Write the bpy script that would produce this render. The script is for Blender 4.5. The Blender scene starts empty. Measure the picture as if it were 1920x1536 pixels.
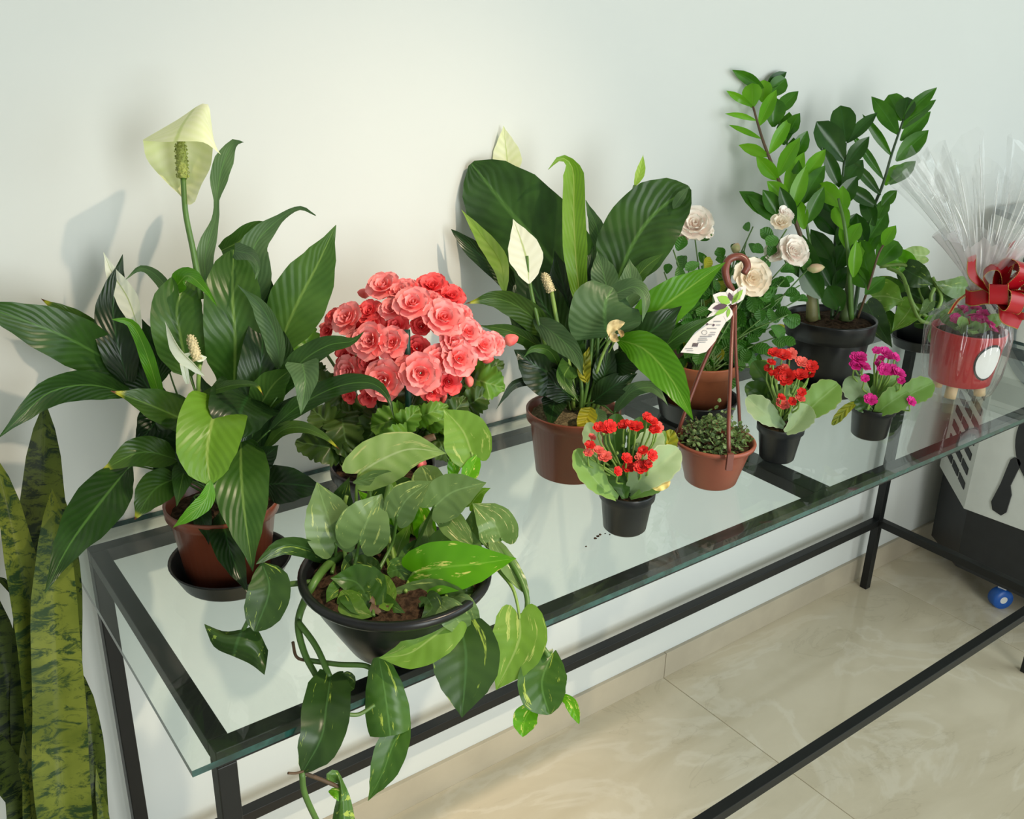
import bpy, math, random
from mathutils import Vector, Matrix, noise
random.seed(7)
SC = bpy.context.scene
COL = SC.collection
PI = math.pi
# ------------------------------------------------------------------ camera
F, YAW, PITCH, ROLL = 1788.77, .6489, .3907, .028
CAM = Vector((-.2044, -.7235, 1.4047))
FW = Vector((math.sin(YAW)*math.cos(PITCH), math.cos(YAW)*math.cos(PITCH), -math.sin(PITCH)))
_r = Vector((math.cos(YAW), -math.sin(YAW), 0)); _u = _r.cross(FW)
RT = _r*math.cos(ROLL)+_u*math.sin(ROLL); UP = -_r*math.sin(ROLL)+_u*math.cos(ROLL)
cam = bpy.data.cameras.new('camera'); cam.sensor_width = 36; cam.lens = 36*F/1920; cam.clip_start = .02
camo = bpy.data.objects.new('camera', cam); COL.objects.link(camo)
camo.matrix_world = Matrix.Translation(CAM) @ Matrix((RT, UP, -FW)).transposed().to_4x4()
SC.camera = camo
# ------------------------------------------------------------------ world, lights, exposure
SC.view_settings.view_transform = 'Standard'; SC.view_settings.look = 'None'
SC.view_settings.gamma = 1; SC.view_settings.use_curve_mapping = False
SC.view_settings.exposure = -.12
SC.cycles.transparent_max_bounces = 40
w = bpy.data.worlds.new('sky'); SC.world = w; w.use_nodes = True
w.node_tree.nodes['Background'].inputs[0].default_value = (.93, 1, .985, 1)
w.node_tree.nodes['Background'].inputs[1].default_value = .55
def area(name, loc, target, size, power, col, shape='SQUARE', sy=None):
    l = bpy.data.lights.new(name, 'AREA'); l.energy = power; l.color = col; l.shape = shape; l.size = size
    if sy: l.size_y = sy
    o = bpy.data.objects.new(name, l); COL.objects.link(o); o.location = loc
    o.rotation_euler = (Vector(target)-Vector(loc)).to_track_quat('-Z', 'Y').to_euler()
    return o
CEIL = 2.75; WALL = .5025
# daylight of the glazed shop front that lies to the right behind the camera
area('shopfront_daylight', (3.2, -2.6, 1.45), (1.2, .5, .9), 2.2, 54, (.84, .98, 1), 'RECTANGLE', 2.2)
# frontal fill light added behind the camera, stands for no known source
area('front_fill_light', (.35, -3.0, 1.15), (.7, .5, .85), 1.1, 62, (.95, 1, .97), 'RECTANGLE', 2.1)

# ------------------------------------------------------------------ helpers
def ray(x, y): return FW + RT*((x-960)/F) - UP*((y-768)/F)
DISCS = []
TZ, TY, TX = .7605, -.020, -.0225
def P(x, y, t, clamp=True):
    """point seen at pixel x, y at forward distance t, kept in front of the wall and above / in front of the table"""
    d = ray(x, y)
    if not clamp: return CAM + d*t
    if d.y > 0: t = min(t, (WALL-.012-CAM.y)/d.y)
    p = CAM + d*t
    if p.z < TZ+.003:
        tz = (TZ+.003-CAM.z)/d.z; q = CAM+d*tz
        if q.y > TY and q.x > TX: t = min(t, tz)
        elif q.y <= TY and d.y > 0: t = min(t, max(tz, (TY-.01-CAM.y)/d.y))
        p = CAM + d*t
    for (cx, cy, cz, r) in DISCS:
        if p.z < cz:
            tz = (cz-CAM.z)/d.z; q = CAM+d*tz
            if (q.x-cx)**2+(q.y-cy)**2 < r*r: t = min(t, tz-.004); p = CAM+d*t
    return p
def onz(x, y, z):
    d = ray(x, y); return CAM + d*((z-CAM.z)/d.z)
def depth(p): return (p-CAM).dot(FW)
def wloc(o):
    v = Vector((0, 0, 0))
    while o is not None: v = v + o.location; o = o.parent
    return v
def empty(name, loc, label, cat, group=None):
    o = bpy.data.objects.new(name, None); COL.objects.link(o); o.location = loc; o.empty_display_size = .02
    o['label'] = label; o['category'] = cat
    if group: o['group'] = group
    return o
def mesh_obj(name, verts, faces, mat, parent=None, smooth=True, uvs=None, mats=None, fm=None):
    off = wloc(parent) if parent else Vector((0, 0, 0))
    me = bpy.data.meshes.new(name)
    me.from_pydata([tuple(Vector(v)-off) for v in verts], [], faces)
    if uvs:
        l = me.uv_layers.new(name='UVMap')
        for poly in me.polygons:
            for li, vi in zip(poly.loop_indices, poly.vertices): l.data[li].uv = uvs[vi]
    for m in (mats or [mat]): me.materials.append(m)
    if fm:
        for poly, i in zip(me.polygons, fm): poly.material_index = i
    if smooth: me.polygons.foreach_set('use_smooth', [True]*len(me.polygons))
    o = bpy.data.objects.new(name, me); COL.objects.link(o)
    if parent: o.parent = parent
    return o
def tag(o, label, cat, group=None):
    o['label'] = label; o['category'] = cat
    if group: o['group'] = group
    return o
def struct(o, label=None):
    o['kind'] = 'structure'
    if label: o['label'] = label
    return o
def boxgeo(x0, x1, y0, y1, z0, z1, b=0):
    if b <= 0:
        v = [(x, y, z) for x in (x0, x1) for y in (y0, y1) for z in (z0, z1)]
        return v, [(0, 1, 3, 2), (4, 6, 7, 5), (0, 4, 5, 1), (2, 3, 7, 6), (0, 2, 6, 4), (1, 5, 7, 3)]
    import bmesh
    bm = bmesh.new(); bmesh.ops.create_cube(bm, size=1)
    bmesh.ops.scale(bm, vec=(x1-x0, y1-y0, z1-z0), verts=bm.verts)
    bmesh.ops.translate(bm, vec=((x0+x1)/2, (y0+y1)/2, (z0+z1)/2), verts=bm.verts)
    bmesh.ops.bevel(bm, geom=bm.edges[:], offset=b, segments=2, affect='EDGES', profile=.5)
    bm.verts.index_update()
    v = [tuple(q.co) for q in bm.verts]; f = [tuple(q.index for q in fc.verts) for fc in bm.faces]
    bm.free(); return v, f
def box(name, x0, x1, y0, y1, z0, z1, mat, parent=None, b=0):
    v, f = boxgeo(x0, x1, y0, y1, z0, z1, b)
    return mesh_obj(name, v, f, mat, parent, smooth=False)
def cr(pts, n):
    """Catmull-Rom resample of any-dimension points, uniform in arc length"""
    pts = [Vector(p) for p in pts]
    if len(pts) == 1: return [pts[0]]*n
    q = [pts[0]*2-pts[1]] + pts + [pts[-1]*2-pts[-2]]
    fine = []
    for i in range(1, len(q)-2):
        for k in range(10):
            t = k/10; a, b, c, d = q[i-1], q[i], q[i+1], q[i+2]
            fine.append(.5*((2*b)+(c-a)*t+(2*a-5*b+4*c-d)*t*t+(3*b-a-3*c+d)*t**3))
    fine.append(pts[-1])
    L = [0]
    for a, b in zip(fine, fine[1:]): L.append(L[-1]+(b-a).length)
    out = []; j = 0
    for k in range(n):
        s = L[-1]*k/(n-1)
        while j < len(L)-2 and L[j+1] < s: j += 1
        d = L[j+1]-L[j]
        out.append(fine[j].lerp(fine[j+1], 0 if d < 1e-12 else min(1, (s-L[j])/d)))
    return out
def interp(tab, s):
    for (a, x), (b, y) in zip(tab, tab[1:]):
        if s <= b:
            f = (s-a)/(b-a) if b > a else 0
            f = f*f*(3-2*f)*.5+f*.5
            return x+(y-x)*f
    return tab[-1][1]
def tubegeo(pts, r0, r1=None, n=None, sides=7, tab=None):
    n = n or max(4, len(pts)*4); c = cr(pts, n); r1 = r0 if r1 is None else r1
    V, Fc = [], []; N = None
    for i in range(n):
        T = (c[min(i+1, n-1)]-c[max(i-1, 0)])
        T = T.normalized() if T.length > 1e-9 else Vector((0, 0, 1))
        if N is None: N = T.orthogonal().normalized()
        N = (N-T*N.dot(T)).normalized(); B = T.cross(N)
        s = i/(n-1); r = (r0+(r1-r0)*s) if tab is None else interp(tab, s)*r0
        for k in range(sides):
            a = 2*PI*k/sides; V.append(c[i]+(N*math.cos(a)+B*math.sin(a))*r)
    for i in range(n-1):
        for k in range(sides):
            k2 = (k+1) % sides
            Fc.append((i*sides+k, i*sides+k2, (i+1)*sides+k2, (i+1)*sides+k))
    Fc.append(tuple(range(sides))[::-1]); Fc.append(tuple((n-1)*sides+k for k in range(sides)))
    return V, Fc
def tube(name, pts, r0, mat, parent=None, r1=None, n=None, sides=7, tab=None):
    V, Fc = tubegeo(pts, r0, r1, n, sides, tab)
    return mesh_obj(name, V, Fc, mat, parent)
def lathe(name, prof, c, mat, parent=None, seg=44, jitter=0):
    V, Fc = [], []; cx, cy, cz = c
    for (r, z) in prof:
        for k in range(seg):
            a = 2*PI*k/seg; V.append((cx+r*math.cos(a), cy+r*math.sin(a), cz+z))
    m = len(prof)
    for i in range(m-1):
        for k in range(seg):
            k2 = (k+1) % seg; Fc.append((i*seg+k, i*seg+k2, (i+1)*seg+k2, (i+1)*seg+k))
    Fc.append(tuple(range(seg))[::-1])
    return mesh_obj(name, V, Fc, mat, parent)
def join(*gs):
    V, Fc = [], []
    for v, f in gs:
        o = len(V); V += list(v); Fc += [tuple(i+o for i in q) for q in f]
    return V, Fc

# ------------------------------------------------------------------ materials
def newmat(name):
    m = bpy.data.materials.new(name); m.use_nodes = True
    nt = m.node_tree; nt.nodes.clear()
    out = nt.nodes.new('ShaderNodeOutputMaterial')
    return m, nt, out
def N(nt, typ, **kw):
    n = nt.nodes.new('ShaderNode'+typ)
    for k, v in kw.items():
        if k in n.inputs: n.inputs[k].default_value = v
        else: setattr(n, k, v)
    return n
def M(nt, op, a, b=None, c=None):
    n = nt.nodes.new('ShaderNodeMath'); n.operation = op
    for i, x in enumerate((a, b, c)):
        if x is None: continue
        if isinstance(x, (int, float)): n.inputs[i].default_value = x
        else: nt.links.new(x, n.inputs[i])
    return n.outputs[0]
def MIX(nt, f, a, b):
    n = nt.nodes.new('ShaderNodeMix'); n.data_type = 'RGBA'
    for i, x in ((0, f), (6, a), (7, b)):
        if isinstance(x, (int, float)): n.inputs[i].default_value = x
        elif isinstance(x, (tuple, list)): n.inputs[i].default_value = (*x[:3], 1)
        else: nt.links.new(x, n.inputs[i])
    return n.outputs[2]
def RAMP(nt, f, a, b):
    n = nt.nodes.new('ShaderNodeMapRange'); n.interpolation_type = 'SMOOTHSTEP'
    nt.links.new(f, n.inputs[0]); n.inputs[1].default_value = a; n.inputs[2].default_value = b
    return n.outputs[0]
def plain(name, col, rough=.4, spec=.5, noise_amt=.12, scale=30, bump=0, metal=0, coat=0, col2=None, sss=0):
    m, nt, out = newmat(name)
    b = N(nt, 'BsdfPrincipled', Roughness=rough, Metallic=metal)
    b.inputs['Specular IOR Level'].default_value = spec
    b.inputs['Coat Weight'].default_value = coat
    tc = N(nt, 'TexCoord'); nz = N(nt, 'TexNoise', Scale=scale, Detail=4.0)
    nt.links.new(tc.outputs['Object'], nz.inputs['Vector'])
    c2 = col2 or tuple(x*(1-noise_amt*2) for x in col)
    nt.links.new(MIX(nt, RAMP(nt, nz.outputs[0], .3, .72), col, c2), b.inputs['Base Color'])
    if bump:
        bp = N(nt, 'Bump', Strength=bump, Distance=.004); nt.links.new(nz.outputs[0], bp.inputs['Height'])
        nt.links.new(bp.outputs[0], b.inputs['Normal'])
    nt.links.new(b.outputs[0], out.inputs[0]); return m
def leafmat(name, c1, c2, rib=None, veins=9, vs=.45, rough=.33, trans=.3, tcol=None, varieg=None, vthr=.62, tip=None, edge=None, spec=.32, slant=.9, ribw=.05, vscale=(2, 9), bump=.5, bands=None):
    hue = lambda c: (c[0]*(1+.45*max(0, 1-c[1]*3.2)), c[1]*1.03, c[2]*(1-.2*max(0, 1-c[1]*3.2)))
    c1, c2 = hue(c1), hue(c2)
    m, nt, out = newmat(name)
    uv = N(nt, 'UVMap', uv_map='UVMap'); sep = N(nt, 'SeparateXYZ'); nt.links.new(uv.outputs[0], sep.inputs[0])
    u, v = sep.outputs[0], sep.outputs[1]
    a = M(nt, 'ABSOLUTE', M(nt, 'MULTIPLY', M(nt, 'SUBTRACT', u, .5), 2.0))
    oi = N(nt, 'ObjectInfo')
    tc0 = N(nt, 'TexCoord'); nz0 = N(nt, 'TexNoise', Scale=14.0, Detail=2.0); nt.links.new(tc0.outputs['Object'], nz0.inputs['Vector'])
    v0 = v; v = M(nt, 'MULTIPLY_ADD', nz0.outputs[0], .16, v)
    wv = M(nt, 'SINE', M(nt, 'MULTIPLY', M(nt, 'SUBTRACT', v, M(nt, 'MULTIPLY', M(nt, 'POWER', a, .8), slant/5)), veins*2*PI))
    wv2 = M(nt, 'MULTIPLY_ADD', wv, .5, .5); v = v0
    tc = N(nt, 'TexCoord'); nz = N(nt, 'TexNoise', Scale=22.0, Detail=3.0); nt.links.new(tc.outputs['Object'], nz.inputs['Vector'])
    f = M(nt, 'ADD', M(nt, 'MULTIPLY', wv2, vs), M(nt, 'MULTIPLY', RAMP(nt, nz.outputs[0], .3, .75), 1-vs))
    f = M(nt, 'ADD', f, M(nt, 'MULTIPLY', M(nt, 'SUBTRACT', oi.outputs['Random'], .5), .5)); 
    cl = nt.nodes.new('ShaderNodeClamp'); nt.links.new(f, cl.inputs[0])
    col = MIX(nt, cl.outputs[0], c1, c2)
    if bands:
        mp = N(nt, 'Mapping'); mp.inputs['Scale'].default_value = (.75, 24, 1); nt.links.new(uv.outputs[0], mp.inputs[0])
        n3 = N(nt, 'TexNoise', Scale=2.2, Detail=5.0, Roughness=.75, Distortion=.7); nt.links.new(mp.outputs[0], n3.inputs['Vector'])
        col = MIX(nt, RAMP(nt, n3.outputs[0], .47, .6), col, bands)
    if varieg:
        mp = N(nt, 'Mapping'); mp.inputs['Scale'].default_value = (vscale[1], vscale[0], 1)
        mp.inputs['Rotation'].default_value = (0, 0, .5)
        nt.links.new(uv.outputs[0], mp.inputs[0])
        cx = N(nt, 'CombineXYZ'); nt.links.new(M(nt, 'MULTIPLY', oi.outputs['Random'], 37.0), cx.inputs[2])
        va = N(nt, 'VectorMath', operation='ADD'); nt.links.new(mp.outputs[0], va.inputs[0]); nt.links.new(cx.outputs[0], va.inputs[1])
        n2 = N(nt, 'TexNoise', Scale=1.0, Detail=4.0, Roughness=.7); nt.links.new(va.outputs[0], n2.inputs['Vector'])
        col = MIX(nt, RAMP(nt, n2.outputs[0], vthr, vthr+.05), col, varieg)
    if rib:
        rf = M(nt, 'SUBTRACT', 1.0, RAMP(nt, a, ribw*.3, ribw*1.6))
        col = MIX(nt, M(nt, 'MULTIPLY', rf, .8), col, rib)
    if edge:
        col = MIX(nt, M(nt, 'MULTIPLY', RAMP(nt, a, .9, .98), .8), col, edge)
    if tip:
        col = MIX(nt, RAMP(nt, v, .86, .93), col, (.35, .36, .03)); col = MIX(nt, RAMP(nt, v, .94, .97), col, tip)
    b = N(nt, 'BsdfPrincipled', Roughness=rough); b.inputs['Specular IOR Level'].default_value = spec
    nt.links.new(col, b.inputs['Base Color'])
    bp = N(nt, 'Bump', Strength=bump, Distance=.0025); nt.links.new(wv, bp.inputs['Height']); nt.links.new(bp.outputs[0], b.inputs['Normal'])
    t = N(nt, 'BsdfTranslucent')
    if tcol: t.inputs[0].default_value = (*tcol, 1)
    else:
        hs = N(nt, 'HueSaturation', Saturation=1.1, Value=1.7); nt.links.new(col, hs.inputs['Color']); nt.links.new(hs.outputs[0], t.inputs[0])
    mx = N(nt, 'MixShader', Fac=trans); nt.links.new(b.outputs[0], mx.inputs[1]); nt.links.new(t.outputs[0], mx.inputs[2])
    nt.links.new(mx.outputs[0], out.inputs[0]); return m
def petalmat(name, c1, c2, trans=.3, rough=.5):
    """petal: c1 at the base to c2 at the rim (uv v)"""
    m, nt, out = newmat(name)
    uv = N(nt, 'UVMap', uv_map='UVMap'); sep = N(nt, 'SeparateXYZ'); nt.links.new(uv.outputs[0], sep.inputs[0])
    col = MIX(nt, RAMP(nt, sep.outputs[1], .15, 1.0), c1, c2)
    b = N(nt, 'BsdfPrincipled', Roughness=rough); b.inputs['Specular IOR Level'].default_value = .25
    nt.links.new(col, b.inputs['Base Color'])
    t = N(nt, 'BsdfTranslucent'); nt.links.new(col, t.inputs[0])
    mx = N(nt, 'MixShader', Fac=trans); nt.links.new(b.outputs[0], mx.inputs[1]); nt.links.new(t.outputs[0], mx.inputs[2])
    nt.links.new(mx.outputs[0], out.inputs[0]); return m
def film(name, tint, refl, haze, rough=.06, ior=1.5, hcol=(1, 1, 1), cap=.95):
    """thin clear sheet: sees through, mirrors by Fresnel, a little milky"""
    m, nt, out = newmat(name)
    tr = N(nt, 'BsdfTransparent'); tr.inputs[0].default_value = (*tint, 1)
    gl = N(nt, 'BsdfGlossy', Roughness=rough)
    df = N(nt, 'BsdfDiffuse'); df.inputs[0].default_value = (*hcol, 1)
    tl = N(nt, 'BsdfTranslucent'); tl.inputs[0].default_value = (*hcol, 1)
    hz = N(nt, 'MixShader', Fac=.5); nt.links.new(df.outputs[0], hz.inputs[1]); nt.links.new(tl.outputs[0], hz.inputs[2])
    m1 = N(nt, 'MixShader', Fac=haze); nt.links.new(tr.outputs[0], m1.inputs[1]); nt.links.new(hz.outputs[0], m1.inputs[2])
    lw = N(nt, 'LayerWeight', Blend=.5); r0 = ((ior-1)/(ior+1))**2
    sch = M(nt, 'MULTIPLY_ADD', M(nt, 'POWER', lw.outputs['Facing'], 5.0), 1-r0, r0)
    m2 = N(nt, 'MixShader'); nt.links.new(M(nt, 'MINIMUM', M(nt, 'ADD', sch, refl), cap), m2.inputs[0])
    nt.links.new(m1.outputs[0], m2.inputs[1]); nt.links.new(gl.outputs[0], m2.inputs[2])
    nt.links.new(m2.outputs[0], out.inputs[0]); return m

MT = {}
MT['wall'] = plain('wall_paint', (.66, .675, .65), rough=.75, spec=.15, noise_amt=.01, scale=3, bump=0)
MT['ceil'] = plain('ceiling_paint', (.42, .42, .40), rough=.85, spec=.1, noise_amt=.01, scale=3)
MT['metal'] = plain('black_powder_coat', (.007, .008, .008), rough=.42, spec=.35, noise_amt=.03, scale=4)
MT['base'] = plain('beige_skirting', (.50, .435, .33), rough=.22, spec=.5, noise_amt=.08, scale=7)
MT['terra'] = plain('brown_plastic_pot', (.20, .052, .027), rough=.28, spec=.5, noise_amt=.1, scale=14)
MT['terra2'] = plain('dull_orange_plastic', (.38, .115, .052), rough=.45, spec=.4, noise_amt=.12, scale=30)
MT['hangp'] = plain('red_brown_plastic', (.27, .075, .045), rough=.33, spec=.5, noise_amt=.06, scale=20)
MT['hook'] = plain('dark_red_brown_plastic', (.17, .045, .03), rough=.3, spec=.5, noise_amt=.08, scale=30)
MT['black'] = plain('black_plastic', (.009, .0095, .011), rough=.3, spec=.4, noise_amt=.12, scale=20)
MT['blackd'] = plain('dusty_black_plastic', (.010, .012, .015), rough=.34, spec=.4, scale=12, col2=(.028, .03, .03))
MT['begpot'] = plain('purple_black_plastic', (.03, .026, .034), rough=.3, spec=.5, noise_amt=.1)
MT['soil'] = plain('dark_soil', (.022, .013, .008), rough=.95, spec=.1, scale=160, bump=1, col2=(.08, .048, .028))
MT['husk'] = plain('rice_husk_soil', (.07, .055, .032), rough=.9, spec=.1, scale=220, bump=1, col2=(.22, .18, .10))
LILY = dict(veins=11, vs=.16, bump=.13, spec=.32, slant=1.7)
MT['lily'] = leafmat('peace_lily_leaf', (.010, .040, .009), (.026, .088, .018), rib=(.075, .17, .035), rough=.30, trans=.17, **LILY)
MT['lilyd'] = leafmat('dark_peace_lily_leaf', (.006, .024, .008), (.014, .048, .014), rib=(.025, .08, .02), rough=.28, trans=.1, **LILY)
MT['lilym'] = leafmat('mid_green_peace_lily_leaf', (.024, .085, .016), (.055, .145, .030), rib=(.16, .27, .06), rough=.32, trans=.22, **LILY)
MT['lilyl'] = leafmat('yellow_green_peace_lily_leaf', (.12, .26, .022), (.18, .34, .04), rib=(.32, .44, .10), rough=.33, trans=.3, **LILY)  # light shining through the blade is put into this yellow-green
MT['lilyb'] = leafmat('pale_underside_leaf', (.05, .125, .055), (.09, .18, .085), rib=(.12, .25, .08), rough=.4, trans=.2, **LILY)
MT['lilyt'] = leafmat('peace_lily_leaf_brown_tip', (.022, .075, .014), (.05, .12, .024), rib=(.10, .2, .04), rough=.3, trans=.18, tip=(.12, .035, .012), **LILY)
MT['lilyv'] = leafmat('bright_peace_lily_leaf', (.055, .20, .010), (.09, .27, .018), rib=(.2, .37, .06), rough=.3, trans=.3, **LILY)
MT['yell'] = leafmat('yellowing_leaf', (.09, .16, .02), (.5, .42, .02), veins=6, vs=.2, rough=.4, trans=.3)
MT['spathe'] = leafmat('white_spathe', (.80, .80, .66), (.86, .86, .76), rib=(.42, .52, .18), veins=7, vs=.3, rough=.5, trans=.15, ribw=.06, bump=.1, spec=.2)
MT['spatheg'] = leafmat('green_white_spathe', (.76, .80, .42), (.92, .91, .68), rib=(.55, .66, .24), veins=7, vs=.3, rough=.5, trans=.18, tcol=(.80, .80, .42), bump=.1, spec=.2)
MT['spathel'] = leafmat('lime_spathe', (.28, .48, .06), (.42, .58, .14), rib=(.25, .42, .05), veins=7, vs=.3, rough=.45, trans=.3, bump=.1)
MT['spadix'] = plain('cream_spadix', (.66, .57, .33), rough=.7, noise_amt=.1, scale=200, bump=.6)
MT['spadixg'] = plain('green_spadix', (.33, .38, .08), rough=.6, noise_amt=.15, scale=200, bump=.6)
MT['stem'] = plain('green_stem', (.09, .19, .035), rough=.4, noise_amt=.12, scale=30)
MT['steml'] = plain('lime_stem', (.22, .36, .07), rough=.42, noise_amt=.12, scale=30)
MT['stemd'] = plain('dark_stem', (.03, .07, .02), rough=.4, noise_amt=.12, scale=30)
MT['stemb'] = plain('brown_stem', (.12, .07, .035), rough=.6, noise_amt=.15, scale=30)
POTH = dict(veins=6, bump=.08, spec=.36, ribw=.04)
MT['po'] = leafmat('pothos_leaf', (.030, .105, .016), (.06, .16, .03), rib=(.1, .22, .05), rough=.3, vs=.2, trans=.2, varieg=(.38, .48, .08), vthr=.60, **POTH)
MT['pod'] = leafmat('dark_pothos_leaf', (.016, .055, .014), (.034, .095, .024), rib=(.06, .14, .04), rough=.32, vs=.2, trans=.15, varieg=(.3, .42, .07), vthr=.61, **POTH)
MT['pog'] = leafmat('grey_green_pothos_leaf', (.095, .185, .062), (.15, .255, .095), rib=(.2, .32, .12), rough=.27, vs=.2, trans=.2, varieg=(.42, .5, .16), vthr=.60, **POTH)
MT['pol'] = leafmat('light_pothos_leaf', (.13, .27, .03), (.20, .36, .06), rib=(.32, .46, .13), rough=.32, vs=.2, trans=.28, varieg=(.42, .52, .14), vthr=.60, **POTH)
MT['pov'] = leafmat('bright_pothos_leaf', (.09, .30, .006), (.13, .37, .012), rib=(.2, .45, .04), rough=.28, vs=.2, trans=.28, varieg=(.62, .66, .16), vthr=.58, vscale=(2.5, 5), **POTH)
MT['pop'] = leafmat('cream_striped_pothos_leaf', (.25, .38, .10), (.42, .54, .22), rib=(.5, .6, .3), rough=.33, vs=.35, trans=.28, varieg=(.52, .56, .22), vthr=.60, **POTH)
MT['pos'] = leafmat('streaked_pothos_leaf', (.10, .20, .055), (.15, .26, .08), rib=(.2, .3, .1), rough=.3, vs=.2, trans=.2, varieg=(.70, .66, .32), vthr=.58, vscale=(2, 14), **POTH)
MT['beg'] = leafmat('begonia_leaf', (.022, .065, .013), (.05, .11, .022), rib=(.1, .18, .05), veins=5, rough=.38, vs=.2, trans=.18, bump=.5)
MT['begl'] = leafmat('light_begonia_leaf', (.075, .20, .022), (.13, .27, .04), rib=(.2, .33, .08), veins=5, rough=.36, vs=.2, trans=.25, bump=.5)
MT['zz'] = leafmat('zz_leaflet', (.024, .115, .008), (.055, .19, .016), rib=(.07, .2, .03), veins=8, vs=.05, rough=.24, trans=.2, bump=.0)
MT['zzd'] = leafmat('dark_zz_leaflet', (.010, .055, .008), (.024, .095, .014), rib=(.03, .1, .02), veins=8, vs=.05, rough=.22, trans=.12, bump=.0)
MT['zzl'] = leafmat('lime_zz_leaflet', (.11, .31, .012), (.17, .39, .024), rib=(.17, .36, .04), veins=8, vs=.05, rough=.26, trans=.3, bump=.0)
MT['rose'] = leafmat('rose_leaflet', (.030, .135, .018), (.065, .21, .035), rib=(.08, .2, .05), veins=7, rough=.38, vs=.15, trans=.22, bump=.3)
MT['rosey'] = leafmat('yellowing_rose_leaflet', (.22, .28, .02), (.4, .36, .03), veins=7, rough=.4, vs=.15, trans=.25, bump=.3)
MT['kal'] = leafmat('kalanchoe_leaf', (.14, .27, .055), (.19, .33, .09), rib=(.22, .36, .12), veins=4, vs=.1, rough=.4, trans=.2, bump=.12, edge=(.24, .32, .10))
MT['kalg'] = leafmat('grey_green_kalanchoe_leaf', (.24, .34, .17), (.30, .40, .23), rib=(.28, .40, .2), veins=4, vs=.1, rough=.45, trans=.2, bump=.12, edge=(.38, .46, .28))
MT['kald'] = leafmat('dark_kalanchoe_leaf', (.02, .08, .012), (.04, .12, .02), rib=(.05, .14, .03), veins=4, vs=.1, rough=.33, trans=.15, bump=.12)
MT['snake'] = leafmat('mottled_snake_leaf', (.065, .11, .016), (.13, .18, .03), veins=3, vs=.1, rough=.4, trans=.03, bump=.1, spec=.15, bands=(.020, .045, .014))  # both snake greens are lowered to carry the shade on this plant
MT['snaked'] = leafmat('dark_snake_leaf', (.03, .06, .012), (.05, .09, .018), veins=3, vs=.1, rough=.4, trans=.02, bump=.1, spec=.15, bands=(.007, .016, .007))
MT['coral'] = petalmat('coral_petal', (.92, .13, .13), (1, .35, .35), trans=.1)
MT['coral2'] = petalmat('deep_coral_petal', (.76, .035, .05), (.92, .13, .13), trans=.1)
MT['cream'] = petalmat('cream_pink_petal', (1, .82, .74), (1, .95, .87), trans=.15)
MT['cream2'] = petalmat('peach_petal', (1, .84, .66), (1, .92, .78), trans=.15)
MT['red'] = petalmat('red_petal', (.45, .008, .010), (.66, .020, .016), trans=.1)
MT['rpink'] = petalmat('salmon_red_petal', (.62, .07, .05), (.78, .14, .12), trans=.1)
MT['mag'] = petalmat('magenta_petal', (.52, .01, .17), (.82, .035, .32), trans=.1)
MT['yc'] = plain('yellow_centre', (.7, .45, .03), rough=.6)

# ------------------------------------------------------------------ leaf builder
PROF = {
 'lily': [(0, .07), (.1, .5), (.25, .88), (.42, 1), (.6, .88), (.78, .52), (.9, .2), (1, .01)],
 'round': [(0, .1), (.12, .6), (.3, .95), (.5, 1), (.72, .9), (.88, .62), (.96, .35), (1, .08)],
 'poth': [(0, .62), (.08, .86), (.25, 1), (.45, .94), (.65, .7), (.82, .37), (.93, .13), (1, .01)],
 'zz': [(0, .12), (.2, .68), (.45, 1), (.7, .82), (.9, .36), (1, .02)],
 'zzr': [(0, .15), (.2, .6), (.45, .95), (.65, 1), (.85, .75), (.95, .35), (1, .03)],
 'kal': [(0, .25), (.2, .5), (.45, .86), (.65, 1), (.82, .9), (.93, .6), (1, .2)],
 'beg': [(0, .5), (.15, .85), (.4, 1), (.65, .9), (.85, .6), (1, .15)],
 'snake': [(0, .5), (.3, .8), (.6, 1), (.82, .86), (.93, .58), (.98, .25), (1, .01)],
 'spathe': [(0, .06), (.12, .55), (.38, 1), (.58, .88), (.8, .45), (.93, .12), (1, .01)],
 'strap': [(0, .5), (.2, .9), (.5, 1), (.75, .8), (.92, .35), (1, .02)],
 'tri': [(0, .85), (.12, 1), (.4, .78), (.7, .4), (.9, .14), (1, .01)],
}
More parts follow.
